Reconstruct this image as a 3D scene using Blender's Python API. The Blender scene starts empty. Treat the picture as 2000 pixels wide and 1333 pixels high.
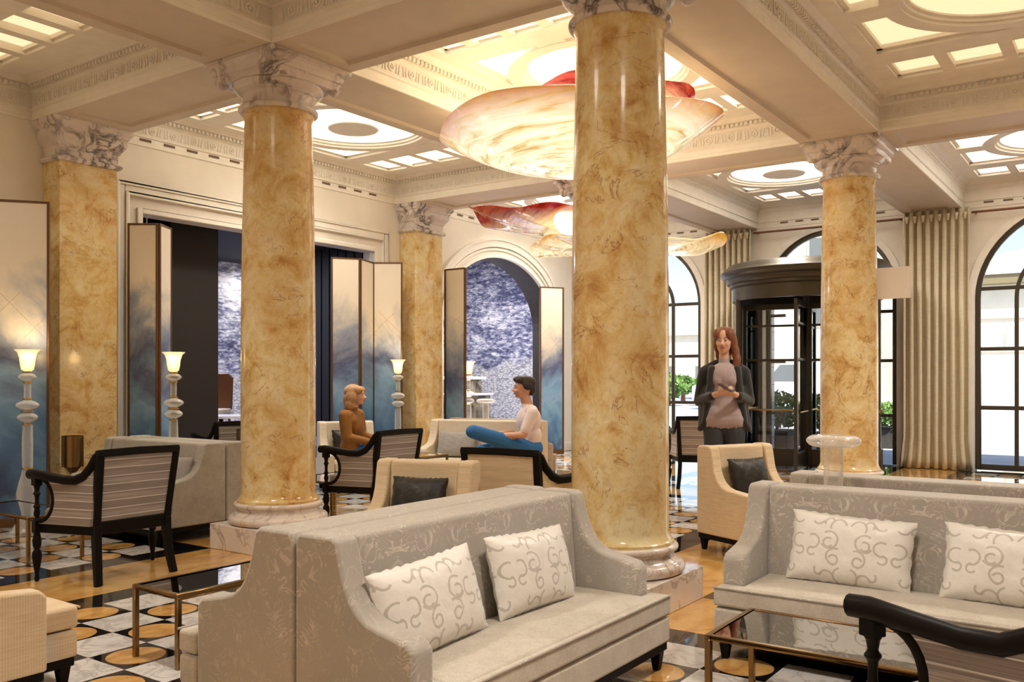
import bpy, bmesh, math, random
from mathutils import Vector, Matrix
PI = math.pi
random.seed(7)
SC = bpy.context.scene
COL = SC.collection

# ---------------------------------------------------------------- camera, sky, sun, exposure
YAW = math.radians(35.24)
EYE = 1.40
cam = bpy.data.cameras.new('camera')
cam.sensor_width = 36.0
cam.lens = 1751.0 / 2000.0 * 36.0
cam.shift_y = 72.5 / 2000.0
cam.clip_start = 0.05
cam.clip_end = 500
camo = bpy.data.objects.new('camera', cam)
COL.objects.link(camo)
camo.location = (0, 0, EYE)
camo.rotation_euler = (PI / 2, 0, YAW - PI / 2)
SC.camera = camo
SC.view_settings.view_transform = 'Standard'
SC.view_settings.look = 'None'
SC.view_settings.gamma = 1.0
SC.view_settings.use_curve_mapping = False
SC.view_settings.exposure = 1.05
try:
    SC.cycles.max_bounces = 8
    SC.cycles.diffuse_bounces = 4
    SC.cycles.glossy_bounces = 4
    SC.cycles.transmission_bounces = 8
    SC.cycles.transparent_max_bounces = 16
    SC.cycles.caustics_reflective = False
    SC.cycles.caustics_refractive = False
    SC.cycles.sample_clamp_indirect = 4.0
    SC.cycles.use_denoising = True
except Exception:
    pass

w = bpy.data.worlds.new('sky')
SC.world = w
w.use_nodes = True
nt = w.node_tree
nt.nodes.clear()
wo = nt.nodes.new('ShaderNodeOutputWorld')
wb = nt.nodes.new('ShaderNodeBackground')
wt = nt.nodes.new('ShaderNodeTexSky')
wt.sky_type = 'NISHITA'
wt.sun_disc = False
wt.sun_elevation = math.radians(52)
wt.sun_rotation = math.radians(250)
wt.air_density = 1.0
wt.dust_density = 1.2
wb.inputs['Strength'].default_value = 0.12
nt.links.new(wt.outputs[0], wb.inputs[0])
nt.links.new(wb.outputs[0], wo.inputs[0])

sun = bpy.data.lights.new('sun', 'SUN')
sun.energy = 4.2
sun.angle = math.radians(0.6)
sun.color = (1.0, 0.94, 0.84)
suno = bpy.data.objects.new('sun', sun)
COL.objects.link(suno)
suno.rotation_euler = Vector((-0.52, -0.38, 0.80)).to_track_quat('Z', 'Y').to_euler()   # high, from behind the building

def lamp(name, kind, loc, energy, color=(1, 0.82, 0.6), size=0.2, rot=(0, 0, 0), sy=None):
    l = bpy.data.lights.new(name, kind)
    l.energy = energy
    l.color = color
    if kind == 'AREA':
        l.size = size
        if sy:
            l.shape = 'RECTANGLE'
            l.size_y = sy
    elif kind == 'POINT':
        l.shadow_soft_size = size
    o = bpy.data.objects.new(name, l)
    o.location = loc
    o.rotation_euler = rot
    COL.objects.link(o)
    return o

# ---------------------------------------------------------------- layout constants (metres)
GX = [-0.34, 4.98, 10.30]            # column lines
GY = [-4.20, -1.19, 2.69, 5.90]
ZS = 3.98                            # beam soffit
HB = 0.41                            # half beam
XW = 15.15                           # window wall
YWL = 9.12                           # left wall face
ZC = 4.36                            # coffer ceiling

def at(px, py, D):
    """world point seen at a photograph position at depth D along the view"""
    S = (px - 1000.0) / 1751.0 * D
    return Vector((D * math.cos(YAW) + S * math.sin(YAW), D * math.sin(YAW) - S * math.cos(YAW),
                   EYE + (739.0 - py) / 1751.0 * D))

# ---------------------------------------------------------------- materials
class NT:
    def __init__(s, name):
        s.m = bpy.data.materials.new(name)
        s.m.use_nodes = True
        s.t = s.m.node_tree
        s.t.nodes.clear()
        s.out = s.t.nodes.new('ShaderNodeOutputMaterial')
    def n(s, typ, **kw):
        nd = s.t.nodes.new(typ)
        for k, v in kw.items():
            setattr(nd, k, v)
        return nd
    def l(s, a, b):
        s.t.links.new(a, b)
    def put(s, inp, v):
        if hasattr(v, 'links') or isinstance(v, bpy.types.NodeSocket):
            s.l(v, inp)
        elif isinstance(v, (tuple, list)) and len(v) == 3 and inp.type == 'RGBA':
            inp.default_value = (*v, 1)
        else:
            inp.default_value = v
    def math(s, op, a, b=0.0, c=None, clamp=False):
        nd = s.n('ShaderNodeMath', operation=op, use_clamp=clamp)
        s.put(nd.inputs[0], a)
        s.put(nd.inputs[1], b)
        if c is not None:
            s.put(nd.inputs[2], c)
        return nd.outputs[0]
    def mix(s, f, a, b):
        nd = s.n('ShaderNodeMix', data_type='RGBA')
        s.put(nd.inputs[0], f)
        s.put(nd.inputs[6], a)
        s.put(nd.inputs[7], b)
        return nd.outputs[2]
    def obj(s):
        return s.n('ShaderNodeTexCoord').outputs['Object']
    def uv(s):
        return s.n('ShaderNodeTexCoord').outputs['UV']
    def pos(s):
        return s.n('ShaderNodeNewGeometry').outputs['Position']
    def map(s, v, scale=(1, 1, 1), loc=(0, 0, 0), rot=(0, 0, 0)):
        nd = s.n('ShaderNodeMapping')
        s.l(v, nd.inputs[0])
        nd.inputs['Scale'].default_value = scale
        nd.inputs['Location'].default_value = loc
        nd.inputs['Rotation'].default_value = rot
        return nd.outputs[0]
    def noise(s, v, scale=5, detail=4, rough=0.5, dist=0.0):
        nd = s.n('ShaderNodeTexNoise')
        s.l(v, nd.inputs['Vector'])
        nd.inputs['Scale'].default_value = scale
        nd.inputs['Detail'].default_value = detail
        nd.inputs['Roughness'].default_value = rough
        nd.inputs['Distortion'].default_value = dist
        return nd.outputs['Fac']
    def vor(s, v, scale=5, feature='F1', rnd=1.0):
        nd = s.n('ShaderNodeTexVoronoi', feature=feature)
        s.l(v, nd.inputs['Vector'])
        nd.inputs['Scale'].default_value = scale
        nd.inputs['Randomness'].default_value = rnd
        return nd.outputs['Distance']
    def ramp(s, f, stops, interp='LINEAR'):
        nd = s.n('ShaderNodeValToRGB')
        nd.color_ramp.interpolation = interp
        els = nd.color_ramp.elements
        while len(els) < len(stops):
            els.new(0.5)
        for e, (p, c) in zip(els, stops):
            e.position = p
            e.color = (*c, 1) if len(c) == 3 else c
        s.l(f, nd.inputs[0])
        return nd.outputs[0]
    def sep(s, v):
        nd = s.n('ShaderNodeSeparateXYZ')
        s.l(v, nd.inputs[0])
        return nd.outputs
    def comb(s, x, y, z):
        nd = s.n('ShaderNodeCombineXYZ')
        s.put(nd.inputs[0], x); s.put(nd.inputs[1], y); s.put(nd.inputs[2], z)
        return nd.outputs[0]
    def bump(s, h, strength=0.3, dist=0.01):
        nd = s.n('ShaderNodeBump')
        nd.inputs['Strength'].default_value = strength
        nd.inputs['Distance'].default_value = dist
        s.l(h, nd.inputs['Height'])
        return nd.outputs[0]
    def bsdf(s, color, rough=0.5, metal=0.0, bump=None, sheen=0.0, coat=0.0, spec=0.5, trans=0.0, ior=1.45, emit=None, es=0.0, alpha=None):
        b = s.n('ShaderNodeBsdfPrincipled')
        s.put(b.inputs['Base Color'], color)
        s.put(b.inputs['Roughness'], rough)
        s.put(b.inputs['Metallic'], metal)
        b.inputs['Specular IOR Level'].default_value = spec
        b.inputs['Sheen Weight'].default_value = sheen
        b.inputs['Coat Weight'].default_value = coat
        b.inputs['Transmission Weight'].default_value = trans
        b.inputs['IOR'].default_value = ior
        if emit is not None:
            s.put(b.inputs['Emission Color'], emit)
            b.inputs['Emission Strength'].default_value = es
        if bump is not None:
            s.l(bump, b.inputs['Normal'])
        s.l(b.outputs[0], s.out.inputs[0])
        return b.outputs[0]

M = {}
def plain(name, color, rough=0.5, metal=0.0, nscale=0, bumpy=0.0, **kw):
    t = NT(name)
    bp = None
    col = color
    if nscale:
        nz = t.noise(t.obj(), nscale, 3)
        col = t.mix(nz, tuple(c * 0.88 for c in color), tuple(min(1, c * 1.08) for c in color))
        if bumpy:
            bp = t.bump(nz, bumpy, 0.004)
    t.bsdf(col, rough, metal, bp, **kw)
    M[name] = t.m
    return t.m

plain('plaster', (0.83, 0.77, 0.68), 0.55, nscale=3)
plain('plaster_shaded', (0.66, 0.57, 0.47), 0.55, nscale=3)  # same plaster as above, soffit shade put into the colour
plain('plaster_trim', (0.86, 0.81, 0.73), 0.5, nscale=6)
plain('black_wood', (0.008, 0.006, 0.0055), 0.42, nscale=30, spec=0.12)
plain('brown_wood', (0.16, 0.06, 0.025), 0.35, nscale=20)
plain('brass', (0.30, 0.19, 0.085), 0.24, 1.0, nscale=40)
plain('gold', (0.78, 0.52, 0.20), 0.25, 1.0)
plain('bronze_frame', (0.075, 0.065, 0.050), 0.33, 0.5, nscale=20)
plain('screen_frame', (0.15, 0.075, 0.035), 0.4, 0.5, nscale=20)
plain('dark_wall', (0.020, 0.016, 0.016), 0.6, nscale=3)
plain('slot', (0.16, 0.11, 0.07), 0.8)
plain('skin', (0.72, 0.42, 0.30), 0.5)
plain('skin_tan', (0.62, 0.34, 0.23), 0.5)
plain('lips', (0.50, 0.16, 0.14), 0.5)
plain('eye_white', (0.55, 0.48, 0.44), 0.4)
plain('eye_dark', (0.05, 0.03, 0.02), 0.3)
plain('phone_case', (0.02, 0.02, 0.025), 0.25)
plain('white_shirt', (0.82, 0.70, 0.70), 0.8, nscale=25, sheen=0.3)
plain('mauve_shirt', (0.43, 0.34, 0.35), 0.8, nscale=25, sheen=0.3)
plain('black_jacket', (0.018, 0.018, 0.02), 0.85, nscale=25, sheen=0.3)
plain('grey_trousers', (0.045, 0.05, 0.06), 0.85, nscale=25)
plain('blue_jeans', (0.03, 0.15, 0.42), 0.85, nscale=40)
plain('mustard_jacket', (0.27, 0.115, 0.022), 0.85, nscale=25)
plain('shoe', (0.04, 0.03, 0.025), 0.4)
plain('white_top', (0.85, 0.85, 0.88), 0.3)
plain('asphalt', (0.52, 0.53, 0.56), 0.9, nscale=2)
plain('stone_facade', (0.78, 0.72, 0.60), 0.8, nscale=1.5)
plain('stone_trim', (0.66, 0.56, 0.40), 0.8, nscale=2)
plain('roof_tile', (0.62, 0.56, 0.50), 0.8, nscale=6)
plain('eave', (0.22, 0.18, 0.10), 0.8)
plain('van_paint', (0.75, 0.76, 0.78), 0.3)
plain('tyre', (0.02, 0.02, 0.02), 0.8)
plain('window_dark', (0.16, 0.17, 0.17), 0.3)
plain('blank_board', (0.72, 0.63, 0.54), 0.6)
plain('planter', (0.05, 0.045, 0.04), 0.6)

def hair(name, c):
    t = NT(name)
    v = t.map(t.obj(), (60, 60, 6))
    nz = t.noise(v, 2.0, 3)
    col = t.mix(nz, tuple(x * 0.45 for x in c), tuple(min(1, x * 1.5) for x in c))
    t.bsdf(col, 0.45, bump=t.bump(nz, 0.5, 0.01))
    M[name] = t.m
hair('hair_auburn', (0.22, 0.075, 0.035))
hair('hair_blond', (0.48, 0.27, 0.13))
hair('hair_black', (0.030, 0.020, 0.018))

def m_yellow():
    t = NT('yellow_marble')
    v = t.pos()
    a = t.noise(v, 4.2, 10, 0.68, 0.6)
    b = t.noise(t.map(v, loc=(7, 3, 1)), 1.5, 5, 0.6, 0.3)
    c1 = t.ramp(a, [(0.31, (0.44, 0.21, 0.06)), (0.40, (0.66, 0.43, 0.16)), (0.49, (0.80, 0.63, 0.30)), (0.62, (0.87, 0.77, 0.48))])
    c2 = t.mix(t.ramp(b, [(0.42, (0, 0, 0)), (0.60, (1, 1, 1))]), c1, (0.60, 0.33, 0.12))
    sp = t.noise(v, 22, 6, 0.7, 0.8)
    cc = t.mix(0.30, c1, c2)
    cc = t.mix(t.math('MULTIPLY', t.ramp(sp, [(0.50, (0, 0, 0)), (0.66, (1, 1, 1))]), 0.35), cc, (0.50, 0.25, 0.08))
    # fine dark veins
    wv = t.noise(v, 2.3, 8, 0.62, 1.4)
    d = t.math('ABSOLUTE', t.math('SUBTRACT', wv, 0.5))
    vein = t.math('MULTIPLY', t.math('LESS_THAN', d, 0.006), t.math('GREATER_THAN', t.noise(v, 3.5, 2), 0.52))
    col = t.mix(t.math('MULTIPLY', vein, 0.65), cc, (0.30, 0.10, 0.035))
    t.bsdf(col, 0.16, coat=0.25)
    M['yellow_marble'] = t.m
m_yellow()

def m_white_marble(name, base, vein, sc, width, rough, amount=0.8):
    t = NT(name)
    v = t.pos()
    n1 = t.noise(v, sc, 9, 0.6, 1.6)
    d = t.math('ABSOLUTE', t.math('SUBTRACT', n1, 0.5))
    f = t.ramp(d, [(0.0, (1, 1, 1)), (width, (0, 0, 0))])
    gate = t.ramp(t.noise(t.map(v, loc=(4, 9, 2)), sc * 0.7, 3), [(0.42, (0, 0, 0)), (0.6, (1, 1, 1))])
    ff = t.math('MULTIPLY', t.math('MULTIPLY', f, gate), amount)
    soft = t.noise(v, sc * 2, 6, 0.6)
    b = t.mix(soft, tuple(c * 0.86 for c in base), tuple(min(1, c * 1.05) for c in base))
    t.bsdf(t.mix(ff, b, vein), rough, coat=0.15)
    M[name] = t.m
m_white_marble('veined_marble', (0.78, 0.71, 0.68), (0.07, 0.05, 0.06), 3.2, 0.075, 0.22, 0.95)
m_white_marble('base_marble', (0.80, 0.72, 0.66), (0.30, 0.20, 0.16), 2.2, 0.03, 0.2, 0.7)

def m_floor():
    # pale / black-with-amber-roundel squares laid by UV, one unit per square
    t = NT('floor_squares')
    u = t.sep(t.uv())
    fu, fv = t.math('FLOOR', u[0]), t.math('FLOOR', u[1])
    par = t.math('FLOORED_MODULO', t.math('ADD', fu, fv), 2.0)
    ru = t.math('SUBTRACT', t.math('SUBTRACT', u[0], fu), 0.5)
    rv = t.math('SUBTRACT', t.math('SUBTRACT', u[1], fv), 0.5)
    r = t.math('SQRT', t.math('ADD', t.math('MULTIPLY', ru, ru), t.math('MULTIPLY', rv, rv)))
    disc = t.math('LESS_THAN', r, 0.44)
    p = t.pos()
    n1 = t.noise(p, 4.0, 8, 0.6, 1.5)
    vein = t.ramp(t.math('ABSOLUTE', t.math('SUBTRACT', n1, 0.5)), [(0.0, (1, 1, 1)), (0.05, (0, 0, 0))])
    white = t.mix(t.math('MULTIPLY', vein, 0.6), (0.78, 0.76, 0.74), (0.36, 0.33, 0.32))
    amber = t.ramp(t.noise(t.map(p, (1, 2.2, 1)), 5.0, 8, 0.65, 0.6), [(0.3, (0.48, 0.22, 0.06)), (0.55, (0.72, 0.42, 0.14)), (0.75, (0.82, 0.58, 0.26))])
    dark = t.mix(disc, (0.010, 0.009, 0.009), amber)
    col = t.mix(par, dark, white)
    t.bsdf(col, 0.07, coat=0.5)
    M['floor_squares'] = t.m
    t = NT('floor_amber')
    p = t.pos()
    a = t.noise(t.map(p, (1.0, 1.6, 1)), 2.4, 9, 0.65, 0.8)
    col = t.ramp(a, [(0.30, (0.42, 0.19, 0.05)), (0.48, (0.66, 0.37, 0.11)), (0.70, (0.80, 0.55, 0.22))])
    t.bsdf(col, 0.07, coat=0.5)
    M['floor_amber'] = t.m
    t = NT('floor_black')
    t.bsdf((0.010, 0.009, 0.009), 0.06, coat=0.5)
    M['floor_black'] = t.m
m_floor()

def weave(name, base, dark, scale=220, rough=0.85, sheen=0.3, streak=0.0, bs=0.35):
    t = NT(name)
    o = t.obj()
    w2 = t.n('ShaderNodeTexWave', bands_direction='X'); t.l(o, w2.inputs[0]); w2.inputs['Scale'].default_value = scale / 9
    w2.inputs['Distortion'].default_value = 1.2
    w3 = t.n('ShaderNodeTexWave', bands_direction='Y'); t.l(o, w3.inputs[0]); w3.inputs['Scale'].default_value = scale / 9
    zw = t.noise(t.map(o, (6, 6, scale * 0.62)), 1.0, 2)
    mx = t.math('MULTIPLY', w2.outputs['Fac'], w3.outputs['Fac'])
    f = t.math('ADD', t.math('MULTIPLY', mx, 0.35), t.math('MULTIPLY', zw, 0.9))
    nz = t.noise(o, 4, 4)
    g = t.math('ADD', t.math('MULTIPLY', f, 0.6), t.math('MULTIPLY', nz, 0.32))
    col = t.ramp(g, [(0.20, dark), (0.75, base)])
    t.bsdf(col, rough, sheen=sheen, bump=t.bump(f, bs, 0.004))
    M[name] = t.m
weave('beige_weave', (0.80, 0.66, 0.46), (0.52, 0.37, 0.20), 240)
weave('cream_weave', (0.82, 0.74, 0.60), (0.62, 0.52, 0.38), 240)
def velvet(name, base, dark):
    t = NT(name); o = t.obj()
    a = t.noise(o, 170, 2); b = t.noise(o, 7, 4, 0.6); c = t.noise(t.map(o, (50, 50, 160)), 1.0, 2)
    g = t.math('ADD', t.math('MULTIPLY', a, 0.4), t.math('ADD', t.math('MULTIPLY', b, 0.45), t.math('MULTIPLY', c, 0.25)))
    t.bsdf(t.ramp(g, [(0.38, dark), (0.68, base)]), 0.75, sheen=0.5, bump=t.bump(a, 0.15, 0.003))
    M[name] = t.m
velvet('seat_velvet', (0.66, 0.61, 0.53), (0.44, 0.39, 0.32))
velvet('grey_velvet', (0.46, 0.43, 0.38), (0.28, 0.26, 0.22))
weave('curtain_cloth', (0.78, 0.71, 0.55), (0.58, 0.50, 0.34), 130, bs=0.1)
weave('tan_tweed', (0.50, 0.38, 0.24), (0.16, 0.10, 0.06), 160)

def damask(name, base, line, fine=1.0):
    t = NT(name)
    o = t.obj()
    # mirrored repeat with curling tendrils
    s = t.sep(o)
    def pp(v, k):
        return t.math('PINGPONG', v, k)
    q = t.comb(pp(s[0], 0.27), pp(s[1], 0.31), t.math('ADD', s[2], 0.03))
    n1 = t.noise(q, 6.0 * fine, 2, 0.55, 2.4)
    bands = t.math('SINE', t.math('MULTIPLY', n1, 40.0))
    brk = t.ramp(t.noise(o, 16, 2), [(0.40, (0, 0, 0)), (0.58, (1, 1, 1))])
    f = t.math('MULTIPLY', t.ramp(bands, [(0.55, (0, 0, 0)), (0.90, (1, 1, 1))]), t.math('ADD', t.math('MULTIPLY', brk, 0.8), 0.2))
    n2 = t.noise(q, 6, 1)
    gate = t.ramp(n2, [(0.42, (0, 0, 0)), (0.56, (1, 1, 1))])
    soft = t.noise(o, 5, 4)
    nap = t.noise(o, 260, 2)
    b = t.mix(soft, tuple(c * 0.86 for c in base), tuple(c * 1.08 for c in base))
    b = t.mix(t.math('MULTIPLY', nap, 0.25), b, tuple(c * 0.6 for c in base))
    fac = t.math('MULTIPLY', t.math('MULTIPLY', f, t.math('ADD', t.math('MULTIPLY', gate, 0.6), 0.4)), 0.75)
    t.bsdf(t.mix(fac, b, line), 0.7, sheen=0.5, bump=t.bump(nap, 0.12, 0.003))
    M[name] = t.m
damask('damask_grey', (0.47, 0.435, 0.385), (0.74, 0.68, 0.59))
damask('damask_tan', (0.33, 0.26, 0.18), (0.60, 0.48, 0.32), 1.2)

def stripes(name, c1, c2, c3):
    t = NT(name)
    o = t.obj()
    z = t.sep(o)[2]
    band = t.math('SINE', t.math('MULTIPLY', z, 56.0))
    thin = t.math('SINE', t.math('ADD', t.math('MULTIPLY', z, 112.0), 0.9))
    fine = t.noise(t.map(o, (2, 2, 260)), 1.6, 3)
    fine2 = t.noise(t.map(o, (3, 3, 520)), 1.0, 1)
    c = t.mix(t.math('MULTIPLY', t.ramp(band, [(0.40, (0, 0, 0)), (0.60, (1, 1, 1))]), 0.75), c1, c2)
    c = t.mix(t.math('MULTIPLY', t.ramp(fine2, [(0.50, (0, 0, 0)), (0.56, (1, 1, 1))]), 0.5), c, tuple(x * 0.4 for x in c1))
    c = t.mix(t.ramp(thin, [(0.93, (0, 0, 0)), (0.97, (1, 1, 1))]), c, c3)
    c = t.mix(t.math('MULTIPLY', t.ramp(fine, [(0.45, (0, 0, 0)), (0.6, (1, 1, 1))]), 0.45), c, tuple(x * 0.45 for x in c1))
    t.bsdf(c, 0.7, sheen=0.3, bump=t.bump(fine, 0.2, 0.003))
    M[name] = t.m
stripes('striped_fabric', (0.30, 0.255, 0.235), (0.47, 0.42, 0.385), (0.76, 0.72, 0.70))

def m_pillow():
    # ivory silk with mirrored scrollwork
    t = NT('scroll_silk')
    s = t.sep(t.obj())
    ax = t.math('PINGPONG', t.math('ADD', s[0], 0.0), 0.20)      # mirrored motif repeat
    z = t.math('ADD', s[2], 0.0)
    wob = t.noise(t.obj(), 9, 2)
    ax = t.math('ADD', ax, t.math('MULTIPLY', t.math('SUBTRACT', wob, 0.5), 0.02))
    arcs = [(0.046, 0.105, 0.038, -0.4, 2.9), (0.085, 0.035, 0.042, 0.9, 3.14), (0.085, 0.035, 0.042, -3.14, -0.6),
            (0.088, 0.022, 0.022, -2.6, 2.2), (0.050, -0.045, 0.040, -1.5, 1.9), (0.056, -0.060, 0.022, 0.4, 3.14),
            (0.056, -0.060, 0.022, -3.14, -1.2), (0.018, -0.135, 0.038, -1.0, 1.4), (0.088, -0.150, 0.034, 0.2, 3.0), (0.128, -0.118, 0.020, -2.6, 0.8), (0.095, 0.125, 0.022, -0.6, 2.8), (0.165, 0.02, 0.034, 1.0, 3.14), (0.165, 0.02, 0.034, -3.14, -1.2),
            (0.168, -0.03, 0.020, -2.6, 1.6), (0.15, 0.14, 0.03, -2.8, -0.6)]
    tot = None
    for cx, cz, r, a0, a1 in arcs:
        dx = t.math('SUBTRACT', ax, cx)
        dz = t.math('SUBTRACT', z, cz)
        rr = t.math('SQRT', t.math('ADD', t.math('MULTIPLY', dx, dx), t.math('MULTIPLY', dz, dz)))
        d = t.math('ABSOLUTE', t.math('SUBTRACT', rr, r))
        ang = t.math('ARCTAN2', dz, dx)
        mid, half = (a0 + a1) / 2, (a1 - a0) / 2
        g = t.math('LESS_THAN', t.math('ABSOLUTE', t.math('SUBTRACT', ang, mid)), half)
        ln = t.math('MULTIPLY', t.math('LESS_THAN', d, 0.0048), g)
        tot = ln if tot is None else t.math('MAXIMUM', tot, ln)
    nz = t.noise(t.obj(), 30, 3)
    base = t.mix(nz, (0.86, 0.84, 0.79), (0.92, 0.91, 0.88))
    col = t.mix(t.math('MULTIPLY', tot, 0.60), base, (0.42, 0.38, 0.31))
    t.bsdf(col, 0.38, sheen=0.3, bump=t.bump(t.noise(t.obj(), 14, 3), 0.35, 0.02))
    M['scroll_silk'] = t.m
m_pillow()

def m_dark_velvet():
    t = NT('dark_velvet')
    nz = t.noise(t.obj(), 18, 5, 0.6, 1.0)
    col = t.ramp(nz, [(0.40, (0.007, 0.0055, 0.004)), (0.62, (0.018, 0.014, 0.011)), (0.76, (0.13, 0.11, 0.09))])
    t.bsdf(col, 0.5, sheen=0.12, bump=t.bump(nz, 0.3, 0.01))
    M['dark_velvet'] = t.m
m_dark_velvet()
plain('grey_satin', (0.33, 0.31, 0.30), 0.5, nscale=12, sheen=0.3)
weave('grey_silver', (0.46, 0.44, 0.42), (0.28, 0.26, 0.25), 200)

def m_glass(name, tint, gloss=0.12, rough=0.02, f0=1.5):
    t = NT(name)
    tr = t.n('ShaderNodeBsdfTransparent'); tr.inputs[0].default_value = (*tint, 1)
    gl = t.n('ShaderNodeBsdfGlossy'); gl.inputs[0].default_value = (1, 1, 1, 1); gl.inputs['Roughness'].default_value = rough
    fr = t.n('ShaderNodeFresnel'); fr.inputs[0].default_value = f0
    fac = t.math('ADD', fr.outputs[0], gloss, clamp=True)
    mx = t.n('ShaderNodeMixShader')
    t.l(fac, mx.inputs[0]); t.l(tr.outputs[0], mx.inputs[1]); t.l(gl.outputs[0], mx.inputs[2])
    t.l(mx.outputs[0], t.out.inputs[0])
    M[name] = t.m
m_glass('window_glass', (0.97, 0.99, 1.0), 0.0)
m_glass('table_glass', (0.42, 0.36, 0.31), 0.32, 0.02)
def m_crystal(name, tint, emit=0.0, ecol=(1, 0.9, 0.7), tw=0.35):
    # blown glass: cloudy, shiny, partly see-through
    t = NT(name)
    o = t.obj()
    nz = t.noise(t.map(o, (1, 1, 4)), 16, 3, 0.5, 1.0)
    tr = t.n('ShaderNodeBsdfTransparent'); tr.inputs[0].default_value = (*tint, 1)
    df = t.n('ShaderNodeBsdfPrincipled')
    df.inputs['Base Color'].default_value = (*tint, 1)
    df.inputs['Roughness'].default_value = 0.05
    df.inputs['Specular IOR Level'].default_value = 1.0
    df.inputs['Coat Weight'].default_value = 1.0
    if emit:
        df.inputs['Emission Color'].default_value = (*ecol, 1)
        df.inputs['Emission Strength'].default_value = emit
    t.l(t.bump(nz, 0.6, 0.02), df.inputs['Normal'])
    lw = t.n('ShaderNodeLayerWeight'); lw.inputs[0].default_value = 0.45
    fac = t.math('ADD', t.math('MULTIPLY', lw.outputs['Facing'], 0.75), tw, clamp=True)
    mx = t.n('ShaderNodeMixShader')
    t.l(fac, mx.inputs[0]); t.l(tr.outputs[0], mx.inputs[1]); t.l(df.outputs[0], mx.inputs[2])
    t.l(mx.outputs[0], t.out.inputs[0])
    M[name] = t.m
m_crystal('crystal', (0.98, 0.97, 0.95), tw=0.20)
m_crystal('crystal_shade', (0.95, 0.88, 0.70), 0.28, (1.0, 0.82, 0.50), 0.45)
m_crystal('globe_glass', (1.0, 0.99, 0.95), 0.9, (1.0, 0.93, 0.78), 0.3)

def m_dish(name, rim, emit, zlo, zhi, clear=0.35, pw=2):
    # swirled art glass, amber threads in a milky body, coloured towards the rim by height
    t = NT(name)
    o = t.obj()
    s = t.sep(o)
    ang = t.math('ARCTAN2', s[1], s[0])
    rad = t.math('SQRT', t.math('ADD', t.math('MULTIPLY', s[0], s[0]), t.math('MULTIPLY', s[1], s[1])))
    v = t.comb(t.math('MULTIPLY', ang, 1.2), t.math('MULTIPLY', rad, 9.0), t.math('MULTIPLY', s[2], 3.0))
    nz = t.noise(v, 1.6, 6, 0.6, 0.6)
    body = t.ramp(nz, [(0.34, (0.80, 0.58, 0.20)), (0.44, (0.97, 0.88, 0.58)), (0.56, (1.0, 0.97, 0.86))])
    h = t.n('ShaderNodeMapRange'); t.l(s[2], h.inputs[0])
    h.inputs[1].default_value = zlo; h.inputs[2].default_value = zhi
    edge = t.math('POWER', h.outputs[0], pw)
    col = t.mix(edge, body, rim)
    pr = t.n('ShaderNodeBsdfPrincipled')
    t.l(col, pr.inputs['Base Color'])
    pr.inputs['Roughness'].default_value = 0.08
    pr.inputs['Coat Weight'].default_value = 0.8
    t.l(col, pr.inputs['Emission Color'])
    pr.inputs['Emission Strength'].default_value = emit
    tr = t.n('ShaderNodeBsdfTransparent'); t.l(col, tr.inputs[0])
    mx = t.n('ShaderNodeMixShader')
    fac = t.math('SUBTRACT', 1.0, t.math('MULTIPLY', t.ramp(nz, [(0.4, (0, 0, 0)), (0.7, (1, 1, 1))]), clear))
    t.l(fac, mx.inputs[0]); t.l(tr.outputs[0], mx.inputs[1]); t.l(pr.outputs[0], mx.inputs[2])
    t.l(mx.outputs[0], t.out.inputs[0])
    M[name] = t.m
m_dish('amber_dish', (0.55, 0.22, 0.04), 0.34, 0.12, 0.41, pw=3)
m_dish('red_dish', (0.42, 0.008, 0.015), 0.12, 0.44, 0.62, clear=0.95, pw=2)
m_dish('crimson_dish', (0.45, 0.008, 0.015), 0.12, 0.24, 0.38, clear=0.8, pw=1.3)
m_dish('gold_dish', (0.85, 0.5, 0.08), 0.22, -0.06, 0.10, clear=0.8, pw=3)

def m_emit(name, col, s):
    t = NT(name)
    e = t.n('ShaderNodeEmission')
    e.inputs[0].default_value = (*col, 1)
    e.inputs[1].default_value = s
    t.l(e.outputs[0], t.out.inputs[0])
    M[name] = t.m
PANEL = {'near': 1.25, 'mid': 2.6, 'far': 3.0}
m_emit('panel_light_near', (1.0, 0.73, 0.42), 0.62)
m_emit('panel_light_mid', (1.0, 0.87, 0.66), 1.9)
m_emit('panel_light_far', (1.0, 0.88, 0.72), 2.0)
m_emit('bulb', (1.0, 0.85, 0.6), 3.0)

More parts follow.
